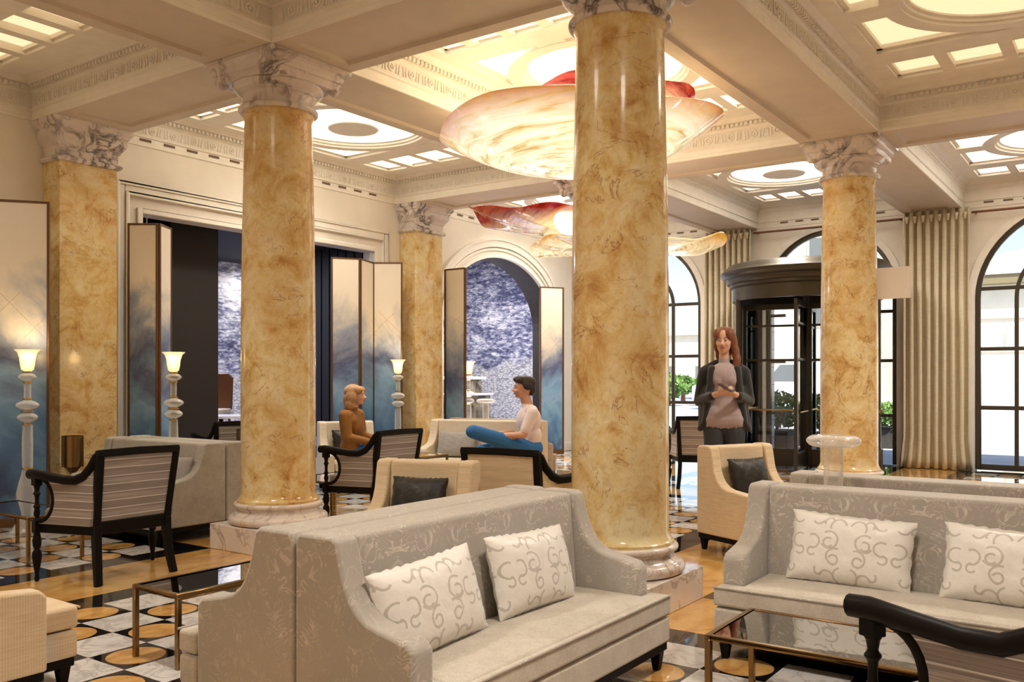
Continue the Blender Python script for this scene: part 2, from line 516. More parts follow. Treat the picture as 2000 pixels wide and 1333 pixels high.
def m_screen():
    # painted folding screen: ivory above, storm blue clouds below, with thin drawn lozenges
    t = NT('painted_screen')
    p = t.pos()
    s = t.sep(p)
    hx = t.math('ADD', s[0], t.math('MULTIPLY', s[1], -0.5))
    v = t.comb(hx, s[1], s[2])
    big = t.noise(v, 0.9, 5, 0.6, 0.8)
    fine = t.noise(v, 3.2, 8, 0.65, 0.9)
    z = t.math('ADD', s[2], t.math('MULTIPLY', t.math('SUBTRACT', big, 0.5), 2.2))
    z = t.math('ADD', z, t.math('MULTIPLY', t.math('SUBTRACT', fine, 0.5), 0.5))
    zz = t.math('DIVIDE', z, 3.35)
    col = t.ramp(zz, [(0.05, (0.040, 0.07, 0.16)), (0.20, (0.08, 0.18, 0.34)), (0.34, (0.22, 0.36, 0.55)), (0.46, (0.09, 0.11, 0.21)),
                      (0.57, (0.30, 0.33, 0.40)), (0.64, (0.58, 0.54, 0.48)), (0.72, (0.76, 0.67, 0.54)), (1.0, (0.80, 0.72, 0.62))])
    teal = t.ramp(t.noise(t.map(v, loc=(3, 0, 5)), 1.7, 6, 0.6, 1.2), [(0.52, (0, 0, 0)), (0.68, (1, 1, 1))])
    low = t.ramp(zz, [(0.30, (1, 1, 1)), (0.52, (0, 0, 0))])
    col = t.mix(t.math('MULTIPLY', t.math('MULTIPLY', teal, low), 0.55), col, (0.16, 0.38, 0.48))
    a = t.math('PINGPONG', t.math('ADD', hx, s[2]), 0.19)
    b = t.math('PINGPONG', t.math('SUBTRACT', hx, s[2]), 0.23)
    ln = t.math('LESS_THAN', t.math('MINIMUM', a, b), 0.004)
    gz = t.ramp(s[2], [(0.0, (0, 0, 0)), (1.0, (0, 0, 0))])
    zone = t.math('MULTIPLY', t.math('GREATER_THAN', s[2], 1.75), t.math('LESS_THAN', s[2], 2.35))
    zone = t.math('MULTIPLY', zone, t.math('GREATER_THAN', big, 0.5))
    col = t.mix(t.math('MULTIPLY', t.math('MULTIPLY', ln, zone), 0.5), col, (0.34, 0.18, 0.08))
    t.bsdf(col, 0.35, coat=0.15)
    M['painted_screen'] = t.m
m_screen()

def m_mural():
    t = NT('mural_paper')
    p = t.pos()
    s = t.sep(p)
    v = t.comb(s[0], s[1], t.math('MULTIPLY', s[2], 3.2))
    waves = t.noise(v, 5.5, 6, 0.75, 0.5)
    big = t.noise(t.comb(s[0], s[1], t.math('MULTIPLY', s[2], 1.4)), 0.9, 3, 0.5, 0.8)
    mixv = t.math('ADD', t.math('MULTIPLY', waves, 0.75), t.math('MULTIPLY', big, 0.45))
    col = t.ramp(mixv, [(0.44, (0.012, 0.013, 0.035)), (0.55, (0.07, 0.075, 0.15)), (0.62, (0.27, 0.275, 0.35)), (0.70, (0.62, 0.61, 0.64))])
    sc = t.n('ShaderNodeTexVoronoi', feature='DISTANCE_TO_EDGE'); t.l(t.comb(t.math('ADD', s[0], s[1]), 0.0, t.math('MULTIPLY', s[2], 2.6)), sc.inputs['Vector']); sc.inputs['Scale'].default_value = 9.0
    lines = t.ramp(sc.outputs['Distance'], [(0.02, (0.16, 0.16, 0.20)), (0.14, (0.46, 0.455, 0.46))])
    zl = t.math('ADD', s[2], t.math('MULTIPLY', t.noise(p, 0.8, 3), 2.4))
    col = t.mix(t.ramp(t.math('DIVIDE', zl, 4.0), [(0.72, (1, 1, 1)), (0.76, (0, 0, 0))]), col, lines)
    t.bsdf(col, 0.35, 0.2)
    M['mural_paper'] = t.m
    t = NT('stone_block')
    nz = t.noise(t.pos(), 4.5, 7, 0.7, 0.5)
    t.bsdf(t.ramp(nz, [(0.38, (0.03, 0.025, 0.015)), (0.52, (0.20, 0.17, 0.10)), (0.68, (0.55, 0.50, 0.40))]), 0.6)
    M['stone_block'] = t.m
    t = NT('lounge_carpet')
    nz = t.noise(t.pos(), 3.5, 4)
    t.bsdf(t.mix(nz, (0.10, 0.10, 0.22), (0.34, 0.34, 0.52)), 0.5)
    M['lounge_carpet'] = t.m
    t = NT('frieze')
    p = t.pos()
    n1 = t.noise(p, 26, 4, 0.6, 1.5)
    t.bsdf(t.mix(n1, (0.74, 0.69, 0.60), (0.88, 0.84, 0.77)), 0.55, bump=t.bump(n1, 0.6, 0.012))
    M['frieze'] = t.m
    t = NT('leaves')
    nz = t.noise(t.obj(), 9, 2)
    t.bsdf(t.mix(nz, (0.04, 0.12, 0.02), (0.22, 0.36, 0.07)), 0.6)
    M['leaves'] = t.m
    t = NT('tiled_pier')
    s = t.sep(t.pos())
    gz = t.math('LESS_THAN', t.math('PINGPONG', s[2], 0.16), 0.006)
    gy = t.math('LESS_THAN', t.math('PINGPONG', s[1], 0.10), 0.006)
    nz = t.noise(t.pos(), 5, 4)
    c = t.mix(nz, (0.45, 0.30, 0.24), (0.85, 0.80, 0.78))
    t.bsdf(t.mix(t.math('MAXIMUM', gz, gy), c, (0.10, 0.07, 0.06)), 0.3)
    M['tiled_pier'] = t.m
m_mural()

# ---------------------------------------------------------------- mesh builder
class B:
    def __init__(s):
        s.v = []; s.f = []; s.mi = []; s.uv = {}
    def add(s, vs, fs, mi=0):
        k = len(s.v)
        s.v += [tuple(p) for p in vs]
        for f in fs:
            s.f.append([i + k for i in f]); s.mi.append(mi)
        return s
    def box(s, x0, x1, y0, y1, z0, z1, mi=0):
        x0, x1 = min(x0, x1), max(x0, x1); y0, y1 = min(y0, y1), max(y0, y1); z0, z1 = min(z0, z1), max(z0, z1)
        vs = [(x0, y0, z0), (x1, y0, z0), (x1, y1, z0), (x0, y1, z0), (x0, y0, z1), (x1, y0, z1), (x1, y1, z1), (x0, y1, z1)]
        return s.add(vs, [(3, 2, 1, 0), (4, 5, 6, 7), (0, 1, 5, 4), (1, 2, 6, 5), (2, 3, 7, 6), (3, 0, 4, 7)], mi)
    def prism(s, poly, a0, a1, axis='x', mi=0):
        """poly of 2-D points extruded along axis; x:(y,z) y:(x,z) z:(x,y)"""
        n = len(poly)
        def P(q, a):
            return {'x': (a, q[0], q[1]), 'y': (q[0], a, q[1]), 'z': (q[0], q[1], a)}[axis]
        vs = [P(q, a0) for q in poly] + [P(q, a1) for q in poly]
        fs = [list(range(n))[::-1], list(range(n, 2 * n))] + [(i, (i + 1) % n, n + (i + 1) % n, n + i) for i in range(n)]
        return s.add(vs, fs, mi)
    def lathe(s, prof, c=(0, 0, 0), n=32, mi=0, caps=True):
        vs = []; fs = []
        for r, z in prof:
            for i in range(n):
                a = 2 * PI * i / n
                vs.append((c[0] + r * math.cos(a), c[1] + r * math.sin(a), c[2] + z))
        m = len(prof)
        for j in range(m - 1):
            for i in range(n):
                a, b = j * n + i, j * n + (i + 1) % n
                fs.append((a, b, b + n, a + n))
        if caps:
            if prof[0][0] > 1e-5: fs.append(list(range(n))[::-1])
            if prof[-1][0] > 1e-5: fs.append([(m - 1) * n + i for i in range(n)])
        return s.add(vs, fs, mi)
    def loft(s, rings, mi=0, closed=True, caps=True):
        n = len(rings[0]); vs = [p for r in rings for p in r]; fs = []
        for j in range(len(rings) - 1):
            for i in range(n if closed else n - 1):
                a, b = j * n + i, j * n + (i + 1) % n
                fs.append((a, b, b + n, a + n))
        if caps and closed:
            fs.append(list(range(n))[::-1]); fs.append([(len(rings) - 1) * n + i for i in range(n)])
        return s.add(vs, fs, mi)
    def square_loft(s, prof, cx, cy, mi=0, ry=None):
        """prof of (half, z); square rings; ry: other half = half + ry"""
        e = 0 if ry is None else ry
        rings = [[(cx - h, cy - h - e, z), (cx + h, cy - h - e, z), (cx + h, cy + h + e, z), (cx - h, cy + h + e, z)] for h, z in prof]
        return s.loft(rings, mi)
    def tube(s, pts, rad, n=10, mi=0, flat=1.0, caps=True):
        pts = [Vector(p) for p in pts]
        if not isinstance(rad, (list, tuple)): rad = [rad] * len(pts)
        rings = []; up = None
        for i, p in enumerate(pts):
            d = (pts[min(i + 1, len(pts) - 1)] - pts[max(i - 1, 0)]).normalized()
            if up is None:
                up = Vector((0, 0, 1)) if abs(d.z) < 0.9 else Vector((1, 0, 0))
            u = (up - d * up.dot(d)).normalized(); w_ = d.cross(u); up = u
            rings.append([p + (u * math.cos(2 * PI * k / n) + w_ * math.sin(2 * PI * k / n) * flat) * rad[i] for k in range(n)])
        return s.loft(rings, mi, caps=caps)
    def sweep_rect(s, pts, hw, hh, side, mi=0):
        """rectangular section: half width hw along 'side' vector, half height hh in the perpendicular"""
        pts = [Vector(p) for p in pts]; side = Vector(side).normalized(); rings = []
        for i, p in enumerate(pts):
            d = (pts[min(i + 1, len(pts) - 1)] - pts[max(i - 1, 0)]).normalized()
            u = side.cross(d).normalized()
            h = hh[i] if isinstance(hh, (list, tuple)) else hh
            rings.append([p + side * hw + u * h, p - side * hw + u * h, p - side * hw - u * h, p + side * hw - u * h])
        return s.loft(rings, mi)
    def ellipsoid(s, c, r, n=16, m=10, mi=0, rot=None):
        vs = []; fs = []
        c = Vector(c)
        for j in range(m + 1):
            ph = PI * j / m
            for i in range(n):
                a = 2 * PI * i / n
                p = Vector((r[0] * math.sin(ph) * math.cos(a), r[1] * math.sin(ph) * math.sin(a), r[2] * math.cos(ph)))
                if rot is not None: p = rot @ p
                vs.append(c + p)
        for j in range(m):
            for i in range(n):
                a, b = j * n + i, j * n + (i + 1) % n
                fs.append((a, a + n, b + n, b))
        return s.add(vs, fs, mi)
    def mesh(s, name, smooth=True, angle=35):
        me = bpy.data.meshes.new(name)
        me.from_pydata([tuple(v) for v in s.v], [], [f for f in s.f])
        for p, mi in zip(me.polygons, s.mi):
            p.material_index = mi
            p.use_smooth = smooth
        me.validate(verbose=False)
        bm = bmesh.new(); bm.from_mesh(me)
        bmesh.ops.remove_doubles(bm, verts=bm.verts, dist=1e-6)
        bmesh.ops.recalc_face_normals(bm, faces=bm.faces)
        if smooth:
            lim = math.radians(angle)
            for e in bm.edges:
                if len(e.link_faces) == 2 and e.calc_face_angle(0) > lim:
                    e.smooth = False
        bm.to_mesh(me); bm.free()
        return me
    def build(s, name, mats, parent=None, loc=None, rot=None, bevel=0.0, seg=2, smooth=True, sub=0, angle=35):
        me = s.mesh(name, smooth, angle)
        if not isinstance(mats, (list, tuple)): mats = [mats]
        for m in mats: me.materials.append(M[m])
        o = bpy.data.objects.new(name, me)
        COL.objects.link(o)
        if parent is not None: o.parent = parent
        if loc is not None: o.location = loc
        if rot is not None: o.rotation_euler = rot
        if bevel:
            b = o.modifiers.new('bevel', 'BEVEL'); b.width = bevel; b.segments = seg; b.limit_method = 'ANGLE'; b.angle_limit = math.radians(38)
            b.harden_normals = False
        if sub:
            q = o.modifiers.new('sub', 'SUBSURF'); q.levels = sub; q.render_levels = sub
        return o

def tag(o, label, cat, group=None):
    o['label'] = label; o['category'] = cat
    if group: o['group'] = group
    return o
def st(o):
    o['kind'] = 'structure'
    return o
def thing(name, loc=(0, 0, 0), rz=0.0, label='', cat='', group=None, scale=1.0):
    o = bpy.data.objects.new(name, None)
    COL.objects.link(o)
    o.empty_display_size = 0.1
    o.location = loc; o.rotation_euler = (0, 0, rz)
    if scale != 1.0: o.scale = (scale,) * 3
    return tag(o, label, cat, group)
def dup(root, loc, rz, label, scale=None):
    r = root.copy(); COL.objects.link(r)
    r.location = loc; r.rotation_euler = (0, 0, rz); r['label'] = label
    if scale: r.scale = (scale,) * 3
    for ch in [c for c in bpy.data.objects if c.parent == root]:
        c = ch.copy(); COL.objects.link(c); c.parent = r
        for g in [q for q in bpy.data.objects if q.parent == ch]:
            d = g.copy(); COL.objects.link(d); d.parent = c
    return r
def R(a): return math.radians(a)
# ---------------------------------------------------------------- floor
def floor():
    b = B(); uvs = []
    def quad(x0, x1, y0, y1, mi, uv=None):
        if x1 - x0 < 1e-4 or y1 - y0 < 1e-4: return
        k = len(b.v)
        b.v += [(x0, y0, 0), (x1, y0, 0), (x1, y1, 0), (x0, y1, 0)]
        b.f.append([k, k + 1, k + 2, k + 3]); b.mi.append(mi)
        uvs.append(uv if uv else [(0, 0)] * 4)
    T = 0.32; HBD = 0.38; BR = 0.24
    xb = [(-5.5, None)]
    xcols = [(-5.28, -0.34), (-0.34, 4.98), (4.98, 10.30), (10.30, XW + 0.15)]
    yrows = [(-4.2, -1.19), (-1.19, 2.69), (2.69, 5.90), (5.90, YWL + 0.25)]
    par = {(1, 2): 1, (1, 1): 0, (1, 3): 0}
    for ci, (xa, xc) in enumerate(xcols):
        for ri, (ya, yc) in enumerate(yrows):
            x0 = xa + HBD; x1 = xc - HBD if ci < 3 else xc
            y0 = ya + HBD; y1 = yc - HBD if ri < 3 else yc
            # bands
            quad(xa - HBD, x0, ya - HBD, y1, 1)
            quad(x0, x1, ya - HBD, y0, 1)
            fx1 = x1 - BR; nx = int((x1 - x0 - 2 * BR) / T + 1e-3); fx0 = fx1 - nx * T
            if ri == 3:
                fy0 = y0 + BR; ny = int((y1 - y0 - BR - 0.1) / T); fy1 = fy0 + ny * T
            else:
                fy1 = y1 - BR; ny = int((y1 - y0 - 2 * BR) / T + 0.02); fy0 = fy1 - ny * T
            if ci == 3:
                fx0 = x0 + BR; fx1 = fx0 + nx * T
            off = par.get((ci, ri), (ci + ri) % 2)
            if ci == 2: off = (off + nx) % 2
            vdown = ri != 3
            def V(y): return (fy1 - y) / T if vdown else (y - fy0) / T
            def U(x): return (fx1 - x) / T + (0 if off == 1 else 1)
            quad(fx0, fx1, fy0, fy1, 0, [(U(fx0), V(fy0)), (U(fx1), V(fy0)), (U(fx1), V(fy1)), (U(fx0), V(fy1))])
            quad(x0, fx0, y0, y1, 2); quad(fx1, x1, y0, y1, 2)
            quad(fx0, fx1, y0, fy0, 2); quad(fx0, fx1, fy1, y1, 2)
    me = bpy.data.meshes.new('floor')
    me.from_pydata(b.v, [], b.f)
    ul = me.uv_layers.new(name='uv')
    k = 0
    for p, mi, q in zip(me.polygons, b.mi, uvs):
        p.material_index = mi
        for j in range(4):
            ul.data[k].uv = q[j]; k += 1
    for n in ('floor_squares', 'floor_amber', 'floor_black'): me.materials.append(M[n])
    o = bpy.data.objects.new('floor', me); COL.objects.link(o); st(o)
floor()

# ---------------------------------------------------------------- walls
XB, YB = -5.3, -4.3
def arch_pts(cx, cz, a, bb, n=24, z0=0.0):
    """outline of an arched opening, left foot up over the arch to right foot"""
    pts = [(cx - a, z0)]
    for i in range(n + 1):
        t = PI - PI * i / n
        pts.append((cx + a * math.cos(t), cz + bb * math.sin(t)))
    pts.append((cx + a, z0))
    return pts
def wall_with_arches(name, axis, pos, thick, lo, hi, ztop, arches, mat='plaster', rmat=None):
    """solid wall with arched or rectangular holes, facing and back faces plus reveals"""
    b = B()
    edges = [lo]
    for a in arches: edges += [a['c'] - a['a'], a['c'] + a['a']]
    edges.append(hi)
    def P(u, d, z): return (pos + d, u, z) if axis == 'x' else (u, pos + d, z)
    def quad(u0, u1, z0, z1, d): b.add([P(u0, d, z0), P(u1, d, z0), P(u1, d, z1), P(u0, d, z1)], [(0, 1, 2, 3)])
    for d in (0, thick):
        for k in range(0, len(edges), 2): quad(edges[k], edges[k + 1], 0, ztop, d)
        for a in arches:
            pts = arch_pts(a['c'], a['z'], a['a'], a['b'], 28) if a['b'] > 0 else [(a['c'] - a['a'], 0), (a['c'] - a['a'], a['z']), (a['c'] + a['a'], a['z']), (a['c'] + a['a'], 0)]
            top = pts[1:-1]
            for p, q in zip(top[:-1], top[1:]):
                b.add([P(p[0], d, p[1]), P(q[0], d, q[1]), P(q[0], d, ztop), P(p[0], d, ztop)], [(0, 1, 2, 3)])
    for a in arches:
        pts = arch_pts(a['c'], a['z'], a['a'], a['b'], 28) if a['b'] > 0 else [(a['c'] - a['a'], 0), (a['c'] - a['a'], a['z']), (a['c'] + a['a'], a['z']), (a['c'] + a['a'], 0)]
        for p, q in zip(pts[:-1], pts[1:]):
            b.add([P(p[0], 0, p[1]), P(q[0], 0, q[1]), P(q[0], thick, q[1]), P(p[0], thick, p[1])], [(0, 1, 2, 3)], a.get('m', 0))
    return st(b.build(name, [mat] + ([rmat] if rmat else []), smooth=False))

wall_with_arches('wall_left', 'y', YWL, 0.20, XB, XW + 0.2, 4.9,
                 [dict(c=7.598, a=1.833, z=3.23, b=0), dict(c=12.60, a=1.62, z=2.30, b=1.18)])
WIN = [dict(c=0.75, a=1.36, z=2.60, b=1.36), dict(c=4.28, a=1.06, z=2.80, b=1.06), dict(c=7.72, a=1.19, z=2.74, b=1.19)]
wall_with_arches('wall_window', 'x', XW, 0.22, YB, YWL + 0.4, 4.9, WIN)
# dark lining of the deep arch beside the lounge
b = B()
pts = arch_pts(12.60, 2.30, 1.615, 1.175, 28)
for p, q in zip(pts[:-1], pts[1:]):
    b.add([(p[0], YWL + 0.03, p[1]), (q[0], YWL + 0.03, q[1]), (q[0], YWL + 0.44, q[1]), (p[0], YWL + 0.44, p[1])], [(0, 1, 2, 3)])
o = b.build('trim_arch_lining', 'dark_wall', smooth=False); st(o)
b = B(); b.box(XB - 0.2, XB, YB - 0.2, YWL + 0.2, 0, 4.9); st(b.build('wall_back', 'plaster', smooth=False))
b = B(); b.box(XB, XW + 0.2, YB - 0.2, YB, 0, 4.9); st(b.build('wall_right', 'plaster', smooth=False))
b = B(); b.box(XB - 0.3, XW + 0.25, YB - 0.3, 13.6, 4.9, 5.05); st(b.build('ceiling_roof', 'plaster', smooth=False))

# architrave round the lounge opening, and mouldings of the arch
b = B()
def frame_rect(b, x0, x1, z1, wd, y, dep, mi=0):
    b.box(x0 - wd, x0, y - dep, y, 0, z1 + wd, mi); b.box(x1, x1 + wd, y - dep, y, 0, z1 + wd, mi); b.box(x0, x1, y - dep, y, z1, z1 + wd, mi)
frame_rect(b, 5.765, 9.431, 3.23, 0.06, YWL, 0.03)
frame_rect(b, 5.825, 9.371, 3.29, 0.0, YWL, 0.02)
frame_rect(b, 5.59, 9.606, 3.405, 0.035, YWL, 0.05)
frame_rect(b, 5.555, 9.641, 3.44, 0.075, YWL, 0.03)
frame_rect(b, 5.48, 9.716, 3.515, 0.03, YWL, 0.045)
st(b.build('trim_1', 'plaster_trim', bevel=0.008))
b = B()
for (e0, e1, dep) in ((0.0, 0.06, 0.035), (0.12, 0.16, 0.03), (0.18, 0.29, 0.05), (0.29, 0.33, 0.07)):
    pi_ = arch_pts(12.60, 2.30, 1.62 + e0, 1.18 + e0, 32); po = arch_pts(12.60, 2.30, 1.62 + e1, 1.18 + e1, 32)
    for i in range(len(pi_) - 1):
        a0, a1, c0, c1 = pi_[i], pi_[i + 1], po[i], po[i + 1]
        f = lambda p, d: (p[0], YWL - d, p[1])
        b.add([f(a0, dep), f(a1, dep), f(c1, dep), f(c0, dep), f(a0, 0), f(a1, 0), f(c1, 0), f(c0, 0)],
              [(0, 1, 2, 3), (0, 4, 5, 1), (3, 2, 6, 7)])
st(b.build('trim_2', 'plaster_trim'))
b = B()
for (x0, x1) in ((XB, 4.68), (5.28, 5.45), (9.75, 10.0), (10.6, 10.9), (14.6, XW)):
    b.box(x0, x1, YWL - 0.03, YWL, 0, 0.16)
st(b.build('baseboard_left', 'plaster_trim', bevel=0.006))
b = B()
for (y0, y1) in ((YB, -0.65), (2.15, 3.18), (5.38, 6.5), (8.95, YWL)):
    b.box(XW - 0.03, XW, y0, y1, 0, 0.16)
st(b.build('baseboard_window', 'plaster_trim', bevel=0.006))

# ---------------------------------------------------------------- ceiling: beams, cornices, luminous coffers
def beams():
    e = 0.0008
    xcols = [(XB, GX[0] - HB)] + [(GX[i] + HB, GX[i + 1] - HB) for i in range(2)] + [(GX[2] + HB, XW)]
    yrows = [(YB, GY[1] - HB), (GY[1] + HB, GY[2] - HB), (GY[2] + HB, GY[3] - HB), (GY[3] + HB, YWL)]
    def run(b, x0, x1, y0, y1):
        """one beam between crossings, soffit with a sunk panel"""
        m = 0.13; z = ZS
        O = [(x0, y0), (x1, y0), (x1, y1), (x0, y1)]; I = [(x0 + m, y0 + m), (x1 - m, y0 + m), (x1 - m, y1 - m), (x0 + m, y1 - m)]
        J = [(x0 + m + 0.02, y0 + m + 0.02), (x1 - m - 0.02, y0 + m + 0.02), (x1 - m - 0.02, y1 - m - 0.02), (x0 + m + 0.02, y1 - m - 0.02)]
        vs = [(p[0], p[1], z) for p in O] + [(p[0], p[1], z) for p in I] + [(p[0], p[1], z + 0.028) for p in J] + [(p[0], p[1], 4.9) for p in O]
        fs = [(i, (i + 1) % 4, 4 + (i + 1) % 4, 4 + i) for i in range(4)] + [(4 + i, 4 + (i + 1) % 4, 8 + (i + 1) % 4, 8 + i) for i in range(4)] + [(8, 9, 10, 11), (12, 13, 14, 15)] + [(i, (i + 1) % 4, 12 + (i + 1) % 4, 12 + i) for i in range(4)]
        b.add(vs, fs)
    for k, y in enumerate(GY[1:]):
        b = B()
        for x0, x1 in xcols: run(b, x0, x1, y - HB, y + HB)
        for x in GX: b.box(x - HB, x + HB, y - HB, y + HB, ZS, 4.9)
        if k == 2:
            for x in GX: b.box(x - HB + 0.002, x + HB - 0.002, 8.52, YWL - 0.002, ZS - 0.001, 4.2)
        st(b.build('ceiling_beam_long', 'plaster_shaded', smooth=False))
    for k, x in enumerate(GX):
        b = B()
        for y0, y1 in yrows: run(b, x - HB, x + HB, y0, y1)
        st(b.build('ceiling_beam_cross', 'plaster_shaded', smooth=False))
beams()

def cornice(idx, x0, x1, y0, y1, ornate, slots):
    b = B()
    prof = [(0.0, ZS), (0.012, ZS + 0.004), (0.012, ZS + 0.035), (0.006, ZS + 0.04), (0.006, ZS + 0.095), (0.022, ZS + 0.105), (0.022, ZS + 0.118), (0.010, ZS + 0.122)]
    b1 = len(prof) - 1
    prof += [(0.016, ZS + 0.262)]
    prof += [(0.035, ZS + 0.275), (0.035, ZS + 0.292), (0.05, ZS + 0.292), (0.05, ZS + 0.325), (0.085, ZS + 0.335), (0.085, ZS + 0.345), (0.13, ZC + 0.0), (0.14, ZC + 0.02)]
    rings = [[(x0 + p, y0 + p, z), (x1 - p, y0 + p, z), (x1 - p, y1 - p, z), (x0 + p, y1 - p, z)] for p, z in prof]
    n = 4; k = len(b.v)
    b.v += [p for r in rings for p in r]
    for j in range(len(rings) - 1):
        for i in range(n):
            a, c = k + j * n + i, k + j * n + (i + 1) % n
            b.f.append([a, c, c + n, a + n]); b.mi.append(1 if (j == b1 and ornate) else 0)
    if ornate:
        zf = ZS + 0.19
        sides = [((x0, y0), (x1, y0), (0, 1)), ((x1, y0), (x1, y1), (-1, 0)), ((x1, y1), (x0, y1), (0, -1)), ((x0, y1), (x0, y0), (1, 0))]
        for (ax, ay), (bx, by), (nx, ny) in sides:
            L = math.hypot(bx - ax, by - ay); ux, uy = (bx - ax) / L, (by - ay) / L
            nd = int((L - 0.2) / 0.055)
            for i in range(nd):
                s = (L - nd * 0.055) / 2 + (i + 0.5) * 0.055
                cx, cy = ax + ux * s + nx * 0.062, ay + uy * s + ny * 0.062
                hx, hy = abs(ux) * 0.015 + abs(nx) * 0.018, abs(uy) * 0.015 + abs(ny) * 0.018
                b.box(cx - hx, cx + hx, cy - hy, cy + hy, ZS + 0.292, ZS + 0.325)
            nm = int(L / 0.27)
            for i in range(nm):
                s = (L - nm * 0.27) / 2 + (i + 0.5) * 0.27
                c = Vector((ax + ux * s + nx * 0.018, ay + uy * s + ny * 0.018, zf))
                ring = []
                for q in range(13):
                    a = 2 * PI * q / 12
                    ring.append(c + Vector((ux * math.cos(a), uy * math.cos(a), math.sin(a))) * 0.034)
                b.tube(ring, 0.008, 6, caps=False)
                b.ellipsoid(c, (0.015,) * 3, 8, 6)
                # palmette leaves between medallions
                for q in (-3, -2, 2, 3):
                    e = c + Vector((ux, uy, 0)) * q * 0.034
                    b.tube([e + Vector((0, 0, -0.045)), e + Vector((ux * q * 0.004, uy * q * 0.004, 0.045))], [0.008, 0.004], 5)
    for side in slots:
        # dark air slots low on the wall fascia
        if side == 'y1':
            x = x0 + 0.35
            while x < x1 - 0.35:
                b.box(x, x + 0.14, y1 - 0.0145, y1 - 0.004, ZS + 0.06, ZS + 0.085, 2); x += 0.30
        if side == 'x1':
            y = y0 + 0.3
            while y < y1 - 0.3:
                b.box(x1 - 0.0145, x1 - 0.004, y, y + 0.13, ZS + 0.06, ZS + 0.085, 2); y += 0.26
    st(b.build('trim_%d' % idx, ['plaster_trim', 'frieze', 'slot'], smooth=False))

FILL_WATTS = {(1, 1): 260, (1, 2): 160, (1, 3): 90, (2, 1): 390, (2, 2): 110, (2, 3): 190, (3, 1): 300, (3, 2): 280, (3, 3): 300, (0, 1): 240, (0, 2): 150, (0, 3): 60}  # power of the added fill spot in each bay
def bay(idx, x0, x1, y0, y1, kind, ornate, slots, label, watts):
    cornice(idx, x0, x1, y0, y1, ornate, slots)
    b = B()
    cx = (x0 + x1) / 2; cy = (y0 + y1) / 2
    hx, hy = (x1 - x0) / 2, (y1 - y0) / 2
    gy = min(hy - 0.27, 1.25)             # half of the glowing field across
    gx1 = min(0.99, hx - 0.9)             # half of the central glowing field
    sa, sb = hx - 0.95, hx - 0.43         # small panes along the ends
    gx1 = sa - 0.31
    Z0, Z1 = ZC, ZC + 0.07
    def bar(xa, xb, ya, yb, z0=Z0, z1=Z1): b.box(cx + xa, cx + xb, cy + ya, cy + yb, z0, z1)
    bar(-hx, hx, gy, hy); bar(-hx, hx, -hy, -gy)
    bar(-hx, -sb, -gy, gy); bar(sb, hx, -gy, gy)
    bar(-sa, -gx1, -gy, gy); bar(gx1, sa, -gy, gy)
    n = 5; gap = 0.11; pw = (2 * gy - (n - 1) * gap) / n
    for sgn in (-1, 1):
        for i in range(n - 1):
            ya = -gy + (i + 1) * pw + i * gap
            xa, xb = (sa, sb) if sgn > 0 else (-sb, -sa)
            bar(xa, xb, ya, ya + gap, Z0 + 0.002, Z1)
    # thin stepped fillets round every opening
    def fillet(xa, xb, ya, yb, wd=0.035, z0=None):
        z0 = Z0 + 0.035
        b.box(cx + xa, cx + xa + wd, cy + ya, cy + yb, z0, Z1); b.box(cx + xb - wd, cx + xb, cy + ya, cy + yb, z0, Z1)
        b.box(cx + xa, cx + xb, cy + ya, cy + ya + wd, z0, Z1); b.box(cx + xa, cx + xb, cy + yb - wd, cy + yb, z0, Z1)
    fillet(-gx1, gx1, -gy, gy, 0.045); 
    # raised frame round the end panes
    for xa, xb in ((sa, sb), (-sb, -sa)):
        fillet(xa, xb, -gy, gy, 0.03)
    # central ring and the cross bars that carry it
    RO = min(1.0, gy + 0.02, max(gx1, 0.5))
    if gy > RO - 0.2:
        bar(-0.14, 0.14, RO - 0.12, gy, Z0 + 0.001, Z1); bar(-0.14, 0.14, -gy, -RO + 0.12, Z0 + 0.001, Z1)
    if gx1 > RO - 0.2:
        bar(RO - 0.12, gx1, -0.14, 0.14, Z0 + 0.001, Z1); bar(-gx1, -RO + 0.12, -0.14, 0.14, Z0 + 0.001, Z1)
    RI = RO - 0.17
    st(b.build('ceiling_lattice', 'plaster_trim', smooth=False))
    b = B()
    ring = [(RO, Z1), (RO, Z0 - 0.004), (RI + 0.03, Z0 - 0.004), (RI + 0.03, Z0 + 0.02), (RI, Z0 + 0.025), (RI, Z0 + 0.05), (RI - 0.03, Z0 + 0.055), (RI - 0.03, Z1)]
    b.lathe([(r, z) for r, z in ring], (cx, cy, 0), 56, caps=False)
    st(b.build('ceiling_ring', 'plaster_trim', smooth=True, angle=30))
    t = thing('coffer_light', (cx, cy, ZC), 0, label, 'ceiling light', 'glowing coffer ceilings')
    d = B(); d.box(-hx + 0.15, hx - 0.15, -gy - 0.02, gy + 0.02, 0.072, 0.09)
    d.build('glowing_panel', 'panel_light_' + kind, t, smooth=False)
    d = B(); d.lathe([(0.0, 0.0), (0.29, 0.0), (0.30, 0.01), (0.30, 0.035), (0.0, 0.035)], (0, 0, 0), 40)
    d.build('centre_disc', 'plaster_trim', t)
    d = B(); d.lathe([(0.02, 0.035), (0.02, 0.075)], (0, 0, 0), 10)
    d.build('disc_stem', 'brass', t)
    sp = lamp('coffer_fill_spot', 'SPOT', (cx, cy, ZC - 0.03), watts, (1.0, 0.91, 0.80))  # added fill spot under the disc, not a fitting of the coffer
    sp.data.spot_size = R(158); sp.data.spot_blend = 1.0; sp.data.shadow_soft_size = 0.28
XS = [(XB + 0.5, GX[0] - HB), (GX[0] + HB, GX[1] - HB), (GX[1] + HB, GX[2] - HB), (GX[2] + HB, XW)]
